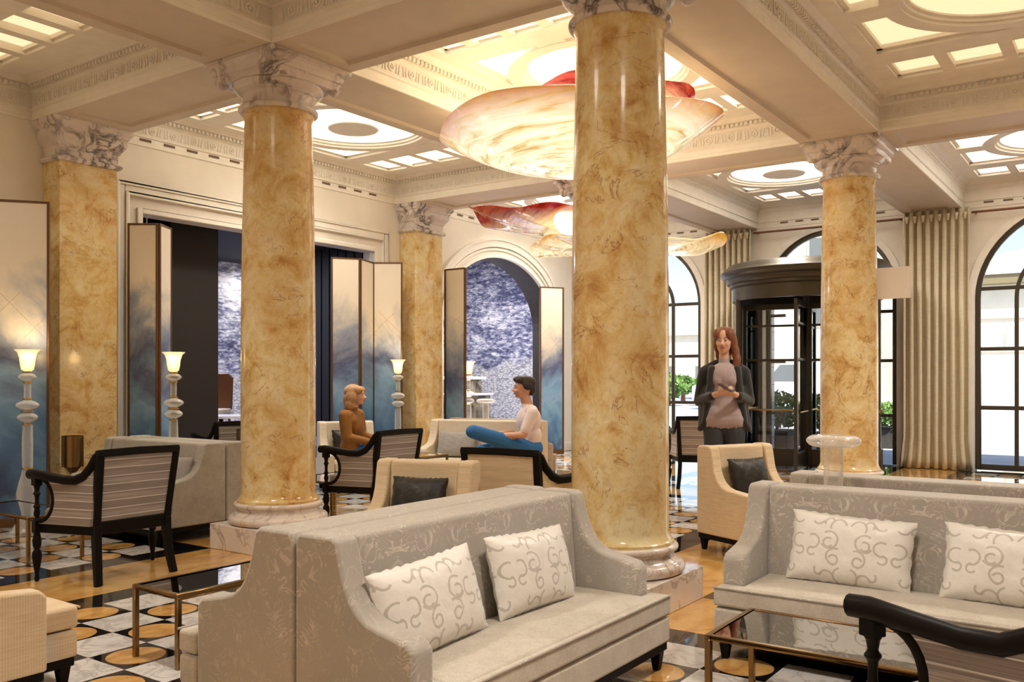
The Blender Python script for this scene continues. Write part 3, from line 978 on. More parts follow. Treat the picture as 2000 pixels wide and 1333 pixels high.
YS = [(-3.79, GY[1] - HB), (GY[1] + HB, GY[2] - HB), (GY[2] + HB, GY[3] - HB), (GY[3] + HB, YWL)]
BL = {(0, 0): None}
desc = {(1, 3): 'peach glowing coffer light in the top left corner of the picture',
        (1, 2): 'coffer light nearest the viewer, between the beams left of the big marble column',
        (1, 1): 'coffer light directly over the two-seat damask sofas in front',
        (2, 3): 'cream coffer light over the lounge opening, beyond the left marble column',
        (2, 2): 'glowing coffer with a ring, right above the amber glass dish chandelier',
        (2, 1): 'large apricot coffer light with rectangular panes, at the top right',
        (3, 3): 'small far coffer light above the arched opening and the red-rimmed chandelier',
        (3, 2): 'far coffer light with grey centre disc, in front of the revolving door',
        (3, 1): 'far coffer light beside the tall right window, beyond the right marble column'}
k = 10
for i, (x0, x1) in enumerate(XS):
    for j, (y0, y1) in enumerate(YS):
        kind = 'near' if i <= 1 else ('mid' if i == 2 else 'far')
        if (i, j) == (2, 1): kind = 'near'
        sl = []
        if j == 3 and i in (1, 2, 3): sl.append('y1')
        if i == 3: sl.append('x1')
        if j == 0: continue
        bay(k, x0, x1, y0, y1, kind, i in (1, 2), sl, desc.get((i, j), 'coffer light out of frame behind the viewer, in the ' + ['', 'right', 'middle', 'left'][j] + ' row'), FILL_WATTS[(i, j)])
        k += 1
b = B(); b.box(XB, XW, YB, YS[1][0] - 2 * HB, 4.44, 4.48)
st(b.build('ceiling', 'plaster', smooth=False))

# ---------------------------------------------------------------- columns and pilasters
def column(x, y, label):
    t = thing('column', (x, y, 0), 0, label, 'column', 'yellow marble columns')
    t['kind'] = 'thing'
    b = B(); b.square_loft([(0.39, 0), (0.39, 0.205)], 0, 0)
    b.build('plinth', 'base_marble', t, bevel=0.006)
    def tor(r, z, h, n=8): return [(r - h + h * math.cos(a) , z + h * math.sin(a)) for a in [(-PI / 2 + PI * i / n) for i in range(n + 1)]]
    b = B()
    prof = [(0.30, 0.205)] + tor(0.405, 0.245, 0.038) + [(0.362, 0.29), (0.335, 0.305), (0.330, 0.325), (0.345, 0.34)] + tor(0.362, 0.362, 0.020) + [(0.32, 0.385)]
    b.lathe(prof, (0, 0, 0), 56); b.build('base', 'base_marble', t)
    b = B()
    prof = [(0.335, 0.383), (0.335, 0.40), (0.322, 0.41), (0.308, 0.44)]
    for i in range(17):
        u = i / 16.0; z = 0.46 + u * (3.51 - 0.46)
        r = 0.304 - 0.030 * max(0, (u - 0.35) / 0.65) ** 1.6
        prof.append((r, z))
    prof += [(0.276, 3.54), (0.290, 3.565), (0.290, 3.592)]
    b.lathe(prof, (0, 0, 0), 72); b.build('shaft', 'yellow_marble', t)
    b = B()
    prof = [(0.27, 3.5884)] + tor(0.325, 3.6079, 0.024) + [(0.30, 3.6306), (0.288, 3.6468), (0.285, 3.7036), (0.292, 3.7239), (0.315, 3.7321), (0.315, 3.7442), (0.335, 3.7523), (0.362, 3.7726), (0.372, 3.7970), (0.36, 3.8173)]
    b.lathe(prof, (0, 0, 0), 56)
    b.square_loft([(0.30, 3.8051), (0.358, 3.8075), (0.362, 3.8254), (0.362, 3.8700), (0.375, 3.8757), (0.380, 3.8887), (0.386, 3.9147), (0.402, 3.9350), (0.425, 3.9472), (0.425, 3.9780)], 0, 0)
    # corner leaves turned under the abacus
    for sx in (-1, 1):
        for sy in (-1, 1):
            b.ellipsoid((sx * 0.318, sy * 0.318, 3.8132), (0.05, 0.05, 0.045), 12, 8)
    b.build('capital', 'veined_marble', t, angle=40)
    return t
column(4.98, 2.69, 'large yellow marble column in front, right of centre, rising behind the damask sofa')
column(4.98, 5.90, 'yellow marble column left of centre with a heavily veined capital')
column(10.30, 2.69, 'yellow marble column on the right, in front of the revolving door')
column(10.30, 5.90, 'far marble column almost wholly hidden behind the large front column')
def pilaster(x, label):
    t = thing('pilaster', (x, 8.96, 0), 0, label, 'pilaster', 'square wall pilasters')
    t['kind'] = 'thing'
    b = B(); b.box(-0.305, 0.305, -0.16, 0.155, 0.3, 3.575); b.build('shaft', 'yellow_marble', t, bevel=0.004, seg=1)
    def wl(b, prof):
        b.loft([[(-h, 0.155, z), (h, 0.155, z), (h, -0.16 - (h - 0.305), z), (-h, -0.16 - (h - 0.305), z)] for h, z in prof])
    b = B(); wl(b, [(0.37, 0), (0.37, 0.18), (0.35, 0.19), (0.36, 0.22), (0.36, 0.25), (0.33, 0.27), (0.315, 0.31)])
    b.build('base', 'base_marble', t)
    b = B()
    wl(b, [(0.31, 3.5697), (0.33, 3.5738), (0.345, 3.5900), (0.345, 3.6103), (0.33, 3.6225), (0.312, 3.6306), (0.314, 3.7199), (0.33, 3.7361), (0.335, 3.7523),
                   (0.345, 3.7686), (0.375, 3.8092), (0.38, 3.8335), (0.38, 3.8822), (0.395, 3.8944), (0.40, 3.9147), (0.425, 3.9390), (0.43, 3.9780)])
    b.build('capital', 'veined_marble', t, smooth=False)
pilaster(4.98, 'square yellow marble pilaster on the left wall beside the first painted screen')
pilaster(10.30, 'square yellow marble pilaster between the lounge opening and the arch')

# ---------------------------------------------------------------- windows
def arch_strip(b, cy, cz, R0, R1, x0, x1, n=28, a0=0.0, a1=PI, mi=0):
    rings = []
    for i in range(n + 1):
        a = a0 + (a1 - a0) * i / n
        c, s_ = math.cos(a), math.sin(a)
        rings.append([(x0, cy + R0 * c, cz + R0 * s_), (x0, cy + R1 * c, cz + R1 * s_), (x1, cy + R1 * c, cz + R1 * s_), (x1, cy + R0 * c, cz + R0 * s_)])
    b.loft(rings, mi)
def window(n, cy, cz, Ro, mull, bars, bottom=0.02, door=False):
    t = bpy.data.objects.new(('door_%d' if door else 'window_%d') % n, None); COL.objects.link(t); t.location = (XW, cy, 0); st(t)
    X0, X1 = 0.02, 0.09
    b = B(); R1 = Ro - 0.002; fw = 0.07
    arch_strip(b, 0, cz, R1 - fw, R1, X0, X1)
    b.box(X0, X1, R1 - fw, R1, bottom, cz); b.box(X0, X1, -R1, -R1 + fw, bottom, cz)
    if not door: b.box(X0, X1, -R1 + fw, R1 - fw, bottom, bottom + 0.08)
    st(b.build('window_frame', 'bronze_frame', t, bevel=0.005, seg=1))
    b = B(); m = mull
    arch_strip(b, 0, cz, m - 0.028, m + 0.028, X0 + 0.01, X1 - 0.015)
    if not door:
        b.box(X0 + 0.01, X1 - 0.015, m - 0.028, m + 0.028, bottom, cz); b.box(X0 + 0.01, X1 - 0.015, -m - 0.028, -m + 0.028, bottom, cz)
    for z in bars:
        if door and z < 2.9: 
            for s_ in (-1, 1): b.box(X0 + 0.008, X1 - 0.012, s_ * (R1 - 0.03), s_ * (Ro - 0.32), z - 0.025, z + 0.025)
        else:
            hw = R1 - 0.03
            b.box(X0 + 0.008, X1 - 0.012, -hw, hw, z - 0.028, z + 0.028)
    st(b.build('window_mullions', 'bronze_frame', t, bevel=0.004, seg=1))
    b = B()
    pts = arch_pts(0, cz, R1 - 0.03, R1 - 0.03, 28, 0.05)
    b.add([(0.05, p[0], p[1]) for p in pts], [list(range(len(pts)))])
    st(b.build('window_pane', 'window_glass', t, smooth=False))
    b = B()
    arch_strip(b, 0, cz, Ro - 0.001, Ro + 0.10, -0.03, 0.0); b.box(-0.03, 0.0, Ro - 0.001, Ro + 0.10, 0, cz); b.box(-0.03, 0.0, -Ro - 0.10, -Ro + 0.001, 0, cz)
    st(b.build('window_casing', 'plaster_trim', t))
window(1, 0.75, 2.60, 1.36, 0.81, (2.75, 1.84, 0.955))
window(2, 7.72, 2.74, 1.19, 0.62, (2.75, 1.80, 0.955))
window(1, 4.28, 2.80, 1.06, 0.55, (2.80, 2.47, 1.68, 0.80), door=True)

# curtain rods and curtains
def curtain(cy, wd, label, folds):
    t = thing('curtain', (XW - 0.16, cy, 0), 0, label, 'curtain', 'long pleated curtains')
    b = B(); n = folds * 12; rows = 26; vs = []; fs = []
    for j in range(rows + 1):
        u = j / rows; z = 0.01 + u * 3.97
        pinch = 1.0 if u < 0.97 else 0.55 + 0.45 * (1 - u) / 0.03
        flare = 1.0 + 0.10 * max(0, (0.12 - u) / 0.12)
        for i in range(n + 1):
            s_ = i / n
            ph = 2 * PI * folds * s_ + 0.25 * math.sin(3 * u + i * 0.11)
            d = 0.055 * pinch * (math.cos(ph) + 0.25 * math.cos(2 * ph + 0.8)) + (0.03 * math.sin(s_ * 9) * (0.15 - u) / 0.15 if u < 0.15 else 0)
            y = (s_ - 0.5) * wd * flare + 0.018 * math.sin(2 * ph)
            vs.append((-d, y, z))
    for j in range(rows):
        for i in range(n):
            a = j * (n + 1) + i
            fs.append((a, a + 1, a + n + 2, a + n + 1))
    b.add(vs, fs)
    o = b.build('drape', 'curtain_cloth', t, angle=70)
    so = o.modifiers.new('solid', 'SOLIDIFY'); so.thickness = 0.006
    for i in range(folds):
        y = ((i + 0.5) / folds - 0.5) * wd
        b = B(); b.tube([(-0.07, y, 3.80), (-0.075, y, 3.90)], [0.012, 0.03], 8); b.build('pinch_pleat', 'curtain_cloth', t)
curtain(2.62, 0.93, 'pleated sand curtain right of the revolving door, beside the tall right window', 8)
curtain(5.96, 0.84, 'pleated sand curtain left of the revolving door, behind the standing woman', 8)
for (y0, y1, lab) in ((-3.0, 2.14, 'brown curtain rod over the tall right window'), (3.10, 5.52, 'brown curtain rod over the revolving door arch'), (6.40, 9.05, 'brown curtain rod over the far left window')):
    t = thing('curtain_rod', (XW - 0.12, 0, 3.90), 0, lab, 'curtain rod', 'curtain rods')
    b = B(); b.tube([(0, y0, 0), (0, y1, 0)], 0.018, 12); b.build('pole', 'brown_wood', t)
    for y in (y0 + 0.05, y1 - 0.05):
        b = B(); b.box(0, 0.12, y - 0.01, y + 0.01, -0.01, 0.01); b.build('bracket', 'brown_wood', t)

# ---------------------------------------------------------------- revolving door
def revolving():
    cx, cy = 13.92, 4.28
    t = bpy.data.objects.new('revolving_door', None); COL.objects.link(t); t.location = (cx, cy, 0)
    tag(t, 'dark bronze revolving door with a moulded round canopy under the arch', 'revolving door')
    t['kind'] = 'thing'
    b = B()
    prof = [(0.0, 2.78), (1.10, 2.78), (1.14, 2.80), (1.14, 2.84), (1.18, 2.85), (1.20, 2.88), (1.20, 2.92), (1.23, 2.93), (1.27, 2.96), (1.29, 2.99), (1.29, 3.02), (1.25, 3.04), (1.22, 3.07), (1.18, 3.12), (1.15, 3.14), (0.0, 3.15)]
    b.lathe(prof, (0, 0, 0), 72); b.build('canopy', 'bronze_frame', t)
    b = B(); b.lathe([(1.10, 2.58), (1.10, 2.78), (1.04, 2.78), (1.04, 2.58), (1.10, 2.58)], (0, 0, 0), 72, caps=False); b.build('drum_ring', 'bronze_frame', t)
    Rr = 1.07
    def curved(a0, a1, z0, z1, name, mat, thick=0.03):
        b = B(); rings = []
        for i in range(15):
            a = R(a0 + (a1 - a0) * i / 14)
            c, s_ = math.cos(a), math.sin(a)
            rings.append([((Rr - thick) * c, (Rr - thick) * s_, z0), ((Rr + thick) * c, (Rr + thick) * s_, z0), ((Rr + thick) * c, (Rr + thick) * s_, z1), ((Rr - thick) * c, (Rr - thick) * s_, z1)])
        b.loft(rings); return b.build(name, mat, t)
    for k, (a0, a1) in enumerate(((60, 132), (228, 300))):
        curved(a0, a1, 0.02, 0.34, 'drum_kick_panel', 'bronze_frame')
        curved(a0, a1, 0.34, 2.60, 'drum_glass', 'window_glass', 0.004)
        curved(a0, a1, 0.88, 0.93, 'drum_rail', 'gold', 0.02)
        for a in (a0, a1):
            b = B(); c, s_ = Rr * math.cos(R(a)), Rr * math.sin(R(a))
            b.lathe([(0.055, 0.02), (0.055, 2.60)], (c, s_, 0), 16); b.build('drum_post', 'bronze_frame', t)
    for a in (189, 279, 9, 99):
        ang = R(a)
        w_ = bpy.data.objects.new('door_wing', None); COL.objects.link(w_); w_.parent = t; w_.rotation_euler = (0, 0, ang)
        b = B(); th = 0.025
        b.box(0.03, 0.09, -th, th, 0.03, 2.56); b.box(0.90, 1.00, -th, th, 0.03, 2.56); b.box(0.09, 0.90, -th, th, 0.03, 0.30); b.box(0.09, 0.90, -th, th, 2.47, 2.56)
        b.box(0.09, 0.90, -0.012, 0.012, 1.66, 1.70); b.box(0.09, 0.90, -0.012, 0.012, 2.20, 2.235)
        b.build('wing_frame', 'bronze_frame', w_, bevel=0.004, seg=1)
        b = B(); b.box(0.09, 0.90, -0.003, 0.003, 0.30, 2.47); b.build('wing_glass', 'window_glass', w_, smooth=False)
        b = B(); b.tube([(0.15, -0.05, 0.90), (0.85, -0.05, 0.90)], 0.013, 10); b.tube([(0.15, 0.05, 0.90), (0.85, 0.05, 0.90)], 0.013, 10); b.build('push_bar', 'gold', w_)
    b = B(); b.lathe([(0.045, 0.0), (0.045, 2.78)], (0, 0, 0), 20); b.build('centre_shaft', 'bronze_frame', t)
revolving()
# blank board fixed to the right column
b = B(); b.box(10.29, 10.31, 2.05, 2.42, 2.26, 2.60)
tag(b.build('sign_board', 'blank_board', bevel=0.002, seg=1), 'blank pinkish beige board projecting from the right marble column', 'sign')

# ---------------------------------------------------------------- lounge behind the left wall
b = B(); b.box(5.0, 17.0, YWL + 0.42, 13.4, 0.28, 0.45); st(b.build('floor_lounge', 'lounge_carpet', smooth=False))
b = B(); b.box(4.6, 17.4, 13.4, 13.6, 0, 4.5); st(b.build('wall_lounge_back', 'mural_paper', smooth=False))
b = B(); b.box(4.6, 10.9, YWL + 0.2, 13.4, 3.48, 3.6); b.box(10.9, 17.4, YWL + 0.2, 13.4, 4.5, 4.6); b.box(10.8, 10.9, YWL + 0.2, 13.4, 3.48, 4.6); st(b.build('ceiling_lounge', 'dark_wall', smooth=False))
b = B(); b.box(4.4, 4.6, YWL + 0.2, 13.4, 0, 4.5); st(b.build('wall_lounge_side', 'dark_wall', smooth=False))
b = B(); b.box(17.0, 17.2, YWL + 0.4, 13.6, 0, 4.5); st(b.build('wall_lounge_end', 'mural_paper', smooth=False))
# dark timber box pillars and partition seen through the opening
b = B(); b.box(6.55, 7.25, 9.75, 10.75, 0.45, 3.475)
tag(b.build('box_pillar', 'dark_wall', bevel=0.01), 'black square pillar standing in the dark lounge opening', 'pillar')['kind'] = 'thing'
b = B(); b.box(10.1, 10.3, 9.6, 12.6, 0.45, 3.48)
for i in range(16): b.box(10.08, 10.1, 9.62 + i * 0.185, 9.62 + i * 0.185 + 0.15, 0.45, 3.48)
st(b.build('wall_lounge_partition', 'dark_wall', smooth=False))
lamp('lounge_fill', 'AREA', (8.0, 11.9, 3.44), 60, (0.75, 0.80, 1.0), 1.2)  # unseen area light added to brighten the lounge
lamp('niche_fill', 'AREA', (13.6, 11.0, 4.4), 330, (1.0, 0.97, 0.95), 2.0)  # unseen area light added to brighten the mural behind the arch
# stone bar block, banquette in the niche
tq = thing('bar_counter', (13.9, 11.4, 0.45), 0, 'mottled stone bar block seen through the arch behind the seated man', 'counter')
b = B(); b.box(-0.75, 0.75, -0.3, 0.3, 0, 0.92); b.build('body', 'stone_block', tq, bevel=0.02)
b = B(); b.box(-0.82, 0.82, -0.36, 0.36, 0.92, 0.98); b.build('counter_top', 'white_top', tq, bevel=0.01)
tq = thing('bar_block', (13.3, 10.5, 0.45), 0, 'lower dark stone block in front of the bar, seen through the arch', 'counter')
b = B(); b.box(-0.5, 0.5, -0.25, 0.25, 0, 0.62); b.build('body', 'stone_block', tq, bevel=0.02)
b = B(); b.box(-0.54, 0.54, -0.29, 0.29, 0.62, 0.66); b.build('counter_top', 'white_top', tq, bevel=0.01)
tq = thing('side_table', (7.85, 10.5, 0.45), 0, 'round white table in the dark lounge', 'table')
b = B(); b.lathe([(0.42, 0.40), (0.42, 0.43)], (0, 0, 0), 32); b.build('tabletop', 'white_top', tq)
b = B(); b.lathe([(0.22, 0.0), (0.22, 0.02), (0.03, 0.04), (0.03, 0.40)], (0, 0, 0), 20); b.build('pedestal', 'black_wood', tq)
tq = thing('lounge_chair', (8.15, 11.2, 0.45), R(-60), 'brown wooden chair with a pale seat in the dark lounge', 'chair')
b = B(); b.box(-0.25, 0.25, -0.25, 0.25, 0.42, 0.50); b.build('seat', 'cream_weave', tq, bevel=0.02)
b = B(); pts = [(-0.25 + 0.5 * i / 8, 0.25 + 0.05 * math.sin(PI * i / 8), 0) for i in range(9)]
b.prism([(-0.25, 0.48), (-0.27, 0.95), (-0.2, 1.02), (0.2, 1.02), (0.27, 0.95), (0.25, 0.48)], 0.24, 0.28, 'y'); b.build('backrest', 'brown_wood', tq, bevel=0.01)
for sx in (-1, 1):
    for sy in (-1, 1):
        b = B(); b.tube([(sx * 0.22, sy * 0.22, 0.43), (sx * 0.24, sy * 0.25, 0.0)], [0.022, 0.014], 8); b.build('leg', 'brown_wood', tq)

# ---------------------------------------------------------------- painted folding screens
def screen(pts, h, label):
    cx = sum(p[0] for p in pts) / len(pts); cy = sum(p[1] for p in pts) / len(pts)
    t = thing('folding_screen', (cx, cy, 0), 0, label, 'folding screen', 'painted folding screens')
    P = [(p[0] - cx, p[1] - cy) for p in pts]
    for (ax, ay), (bx, by) in zip(P[:-1], P[1:]):
        d = Vector((bx - ax, by - ay, 0)); L = d.length; ang = math.atan2(d.y, d.x)
        e = bpy.data.objects.new('panel', None); COL.objects.link(e); e.parent = t; e.location = (ax, ay, 0); e.rotation_euler = (0, 0, ang)
        f = 0.022
        b = B(); b.box(f, L - f, -0.014, 0.014, f + 0.04, h - f); b.build('painted_panel', 'painted_screen', e, smooth=False)
        b = B(); b.box(0, f, -0.02, 0.02, 0.02, h); b.box(L - f, L, -0.02, 0.02, 0.02, h); b.box(f, L - f, -0.02, 0.02, h - f, h); b.box(f, L - f, -0.02, 0.02, 0.02, 0.10)
        b.build('panel_frame', 'screen_frame', e, bevel=0.003, seg=1)
screen([(3.05, 8.45), (3.60, 8.68), (3.93, 8.72), (4.36, 8.38)], 3.05, 'painted blue and ivory folding screen at the left edge, behind the first glass lamp')
screen([(5.445, 8.86), (5.63, 8.59), (5.885, 8.76)], 3.05, 'painted folding screen between the left pilaster and the dark lounge opening')
screen([(8.55, 9.06), (8.88, 8.84), (9.29, 8.99), (9.54, 8.65)], 3.05, 'three-panel painted screen behind the blond woman, right end of the lounge opening')
screen([(10.78, 8.48), (10.80, 8.90), (10.95, 9.0)], 3.09, 'narrow painted screen just right of the square pilaster, before the arch')
screen([(13.49, 8.92), (13.87, 8.66), (14.10, 8.85)], 3.05, 'painted blue screen at the right side of the arch, beside the front column')

# ---------------------------------------------------------------- glass lamps
def glass_lamp(x, y, label, src=None):
    if src is not None: return dup(src, (x, y, 0), 0, label)
    t = thing('floor_lamp', (x, y, 0), 0, label, 'floor lamp', 'tall blown glass floor lamps')
    def glob(r, z, h, r0, n=12):
        return [(max(r0, r * math.sin(PI * i / n) ** 0.75 if 0 < i < n else r0), z - h + 2 * h * i / n) for i in range(n + 1)]
    b = B(); b.lathe([(0.15, 0.0), (0.15, 0.02), (0.13, 0.035), (0.10, 0.09), (0.06, 0.16), (0.045, 0.19)], (0, 0, 0), 32); b.build('base', 'crystal', t)
    b = B(); b.lathe([(0.045, 0.19), (0.075, 0.24), (0.092, 0.30), (0.092, 0.37), (0.075, 0.45), (0.055, 0.52), (0.046, 0.58)], (0, 0, 0), 32); b.build('vase_stem', 'crystal', t)
    b = B(); b.lathe([(0.045, 0.59), (0.047, 0.80), (0.042, 0.98)], (0, 0, 0), 24); b.build('lower_stem', 'crystal', t)
    b = B(); b.lathe(glob(0.088, 1.045, 0.055, 0.03), (0, 0, 0), 32); b.build('globe', 'crystal', t)
    b = B(); b.lathe(glob(0.098, 1.155, 0.055, 0.03), (0, 0, 0), 32); b.build('globe', 'crystal', t)
    b = B(); b.lathe([(0.030, 1.21), (0.030, 1.36)], (0, 0, 0), 20); b.build('upper_stem', 'crystal', t)
    b = B(); b.lathe(glob(0.078, 1.41, 0.047, 0.03), (0, 0, 0), 32); b.build('globe', 'crystal', t)
    b = B()
    prof = [(0.030, 1.46), (0.052, 1.475), (0.062, 1.52), (0.068, 1.58), (0.085, 1.63), (0.113, 1.655), (0.110, 1.658), (0.080, 1.635), (0.062, 1.58), (0.056, 1.52), (0.040, 1.485)]
    b.lathe(prof, (0, 0, 0), 36, caps=False); b.build('lamp_shade', 'crystal_shade', t)
    for z, r in ((0.585, 0.052), (0.985, 0.046), (1.10, 0.055), (1.212, 0.042), (1.360, 0.038), (1.458, 0.044)):
        b = B(); b.lathe([(r * 0.8, z - 0.008), (r, z - 0.004), (r, z + 0.004), (r * 0.8, z + 0.008)], (0, 0, 0), 24); b.build('collar', 'gold', t)
    b = B(); b.ellipsoid((0, 0, 1.54), (0.03, 0.03, 0.045), 12, 8); b.build('bulb', 'bulb', t)
    return t
gl = glass_lamp(4.09, 8.25, 'glass floor lamp at the left edge, before the first painted screen')
glass_lamp(5.33, 7.88, 'glass floor lamp before the screen by the left pilaster, behind the grey sofa', gl)
glass_lamp(9.29, 8.51, 'glass floor lamp right of the blond woman, before the square pilaster', gl)
glass_lamp(11.12, 8.69, 'glass floor lamp half hidden by the narrow screen, left of the seated man', gl)
for (x, y) in ((4.09, 8.25), (5.33, 7.88), (9.29, 8.51), (11.12, 8.69)):
    lamp('glass_lamp_light', 'POINT', (x, y, 1.62), 4.5, (1, 0.78, 0.48), 0.05)

def glass_stand(x, y, label, src=None, sc=1.0):
    if src is not None: return dup(src, (x, y, 0), 0, label, sc)
    t = thing('glass_stand', (x, y, 0), 0, label, 'glass stand', 'round-topped glass stands', sc)
    b = B(); b.lathe([(0.11, 0), (0.11, 0.03), (0.056, 0.05), (0.052, 0.10), (0.052, 1.05)], (0, 0, 0), 32); b.build('pillar', 'crystal', t)
    prof = [(0.05, 1.01)] + [(0.085 + 0.062 * math.cos(a), 1.048 + 0.034 * math.sin(a)) for a in [(-PI / 2 + PI * i / 14) for i in range(15)]] + [(0.05, 1.08), (0.0, 1.075)]
    b = B(); b.lathe(prof, (0, 0, 0), 40, caps=False)
    b.build('disc_top', 'crystal', t)
    return t
gs = glass_stand(5.15, 1.43, 'clear glass stand with a fat round top, between the right-hand sofas')
glass_stand(11.05, 8.30, 'clear glass stand with a round top beside the seated man, before the arch', gs)

# bronze drum lamps
def drum_lamp(x, y, label, src=None):
    if src is not None: return dup(src, (x, y, 0), 0, label)
    t = thing('drum_lamp', (x, y, 0), 0, label, 'lamp', 'bronze drum lamps')
    b = B(); b.lathe([(0.098, 0.55), (0.098, 0.845), (0.094, 0.845), (0.094, 0.55)], (0, 0, 0), 40, caps=False); b.lathe([(0.0, 0.80), (0.094, 0.80)], (0, 0, 0), 40, caps=False); b.build('lamp_shade', 'brass', t)
    b = B(); b.lathe([(0.12, 0.0), (0.12, 0.015), (0.02, 0.03), (0.012, 0.40), (0.02, 0.48), (0.07, 0.54), (0.075, 0.60)], (0, 0, 0), 28); b.build('base', 'brass', t)
    return t
dl = drum_lamp(4.60, 8.42, 'bronze drum-shaded lamp at the far end of the grey sofa by the pilaster')
drum_lamp(6.30, 8.00, 'bronze drum-shaded lamp just left of the veined left column', dl)

# ---------------------------------------------------------------- chandeliers
def dish(b, cx, cy, cz, rx, ry, depth, wave=0.03, seed=1, n=64, rings=14, tilt=(0, 0), rimup=0.0, th=0.014):
    rnd = random.Random(seed)
    ph = [rnd.uniform(0, 6.28) for _ in range(5)]
    def ring(u, off):
        out = []
        for i in range(n):
            a = 2 * PI * i / n
            wv = wave * (u ** 3) * (math.sin(3 * a + ph[0]) + 0.6 * math.sin(5 * a + ph[1]) + 0.4 * math.sin(9 * a + ph[2]))
            rr = u * (1 + 0.05 * (u ** 2) * math.sin(4 * a + ph[3]))
            x, y = rx * rr * math.cos(a), ry * rr * math.sin(a)
            z = depth * (u ** 2.4) + wv + off + x * tilt[0] + y * tilt[1]
            out.append((cx + x, cy + y, cz + z))
        return out
    us = [0.05 + 0.95 * i / rings for i in range(rings + 1)]
    loop = [ring(u, 0) for u in us] + [ring(u * 0.992, th) for u in reversed(us)]
    b.loft(loop, caps=True)
def chandelier1():
    x, y, z = 7.12, 4.30, 3.30
    rz = YAW - PI / 2
    t = thing('chandelier', (x, y, z), rz, 'large amber glass dish chandelier with a red upper rim, behind the front column', 'chandelier', 'art glass dish chandeliers')
    b = B(); dish(b, 0, 0, 0.0, 1.30, 1.25, 0.40, 0.016, 3, n=96, tilt=(0.008, 0)); b.build('amber_dish', 'amber_dish', t, angle=80)
    b = B(); dish(b, 0.31, 0.0, 0.44, 0.78, 0.74, 0.22, 0.030, 8, n=80); b.build('red_dish', 'red_dish', t, angle=80)
    for (px, py, pz, r) in ((-0.34, -0.30, 0.30, 0.14), (0.05, -0.34, 0.32, 0.17), (0.32, 0.25, 0.30, 0.13)):
        b = B(); b.ellipsoid((px, py, pz), (r, r, r), 24, 16); b.build('globe', 'globe_glass', t)
    b = B(); b.lathe([(0.012, 0.05), (0.012, 1.06)], (0.12, 0, 0), 12); b.lathe([(0.09, 1.05), (0.09, 1.065)], (0.12, 0, 0), 24); b.build('stem', 'gold', t)
    lamp('chandelier_light', 'POINT', (x, y, z + 0.35), 7, (1, 0.8, 0.5), 0.2)
chandelier1()
def chandelier2():
    x, y, z = 9.25, 5.05, 2.90
    rz = YAW - PI / 2
    t = thing('chandelier', (x, y, z), rz, 'smaller far chandelier of stacked ruffled glass leaves with a crimson edge', 'chandelier', 'art glass dish chandeliers')
    b = B(); dish(b, -0.56, 0.1, 0.22, 1.16, 0.85, 0.20, 0.06, 5, n=88); b.build('crimson_leaf', 'crimson_dish', t, angle=80)
    b = B(); dish(b, 0.12, -0.05, -0.06, 1.10, 0.85, 0.10, 0.045, 11, n=88); b.build('amber_leaf', 'gold_dish', t, angle=80)
    for (px, py, pz, r) in ((-0.56, -0.45, 0.28, 0.185), (0.1, -0.28, 0.20, 0.15), (-0.28, 0.0, 0.66, 0.12)):
        b = B(); b.ellipsoid((px, py, pz), (r, r, r), 24, 16); b.build('globe', 'globe_glass', t)
    b = B(); b.lathe([(0.012, 0.0), (0.012, 1.46)], (-0.1, 0, 0), 12); b.lathe([(0.09, 1.45), (0.09, 1.465)], (-0.1, 0, 0), 24); b.build('stem', 'gold', t)
    lamp('chandelier_light', 'POINT', (x, y, z + 0.4), 6, (1, 0.85, 0.6), 0.15)
chandelier2()
# ---------------------------------------------------------------- furniture
def soft_profile(H, arm, depth, bt=0.22, z0=0.135):
    """side silhouette: y from 0 (rear) to -depth (front of arm)"""
    p = [(0, z0), (0, H - 0.02), (-0.02, H), (-bt + 0.03, H), (-bt, H - 0.015)]
    y1 = -bt - 0.075
    p += [(-bt - 0.012, H - 0.07), (-bt - 0.035, arm + 0.16)]
    c = [(y1 + 0.012, arm + 0.10), (y1 - 0.02, arm + 0.06), (y1 - 0.065, arm + 0.03), (y1 - 0.12, arm + 0.015)]
    p += c
    p += [(-depth + 0.03, arm - 0.012), (-depth, arm - 0.04), (-depth, z0)]
    return p
def cushion_block(b, x0, x1, y0, y1, z0, z1, crown=0.02, nx=10, ny=6):
    """box cushion with a softly crowned top"""
    top = []; 
    for j in range(ny + 1):
        for i in range(nx + 1):
            u, v = i / nx, j / ny
            x = x0 + (x1 - x0) * u; y = y0 + (y1 - y0) * v
            cz = crown * (1 - (2 * u - 1) ** 4) * (1 - (2 * v - 1) ** 4)
            top.append((x, y, z1 + cz))
    k = len(b.v); b.v += top
    def id_(i, j): return k + j * (nx + 1) + i
    for j in range(ny):
        for i in range(nx):
            b.f.append([id_(i, j), id_(i + 1, j), id_(i + 1, j + 1), id_(i, j + 1)]); b.mi.append(0)
    loop = [id_(i, 0) for i in range(nx + 1)] + [id_(nx, j) for j in range(1, ny + 1)] + [id_(i, ny) for i in range(nx - 1, -1, -1)] + [id_(0, j) for j in range(ny - 1, 0, -1)]
    kb = len(b.v)
    b.v += [(b.v[q][0], b.v[q][1], z0) for q in loop]
    n = len(loop)
    for i in range(n):
        b.f.append([loop[i], kb + i, kb + (i + 1) % n, loop[(i + 1) % n]]); b.mi.append(0)
    b.f.append([kb + i for i in range(n)]); b.mi.append(0)
def soft_leg(t, x, y, z=0.10, wood='black_wood'):
    b = B(); b.square_loft([(0.016, 0.0), (0.028, z)], x, y); b.build('leg', wood, t, bevel=0.003, seg=1)
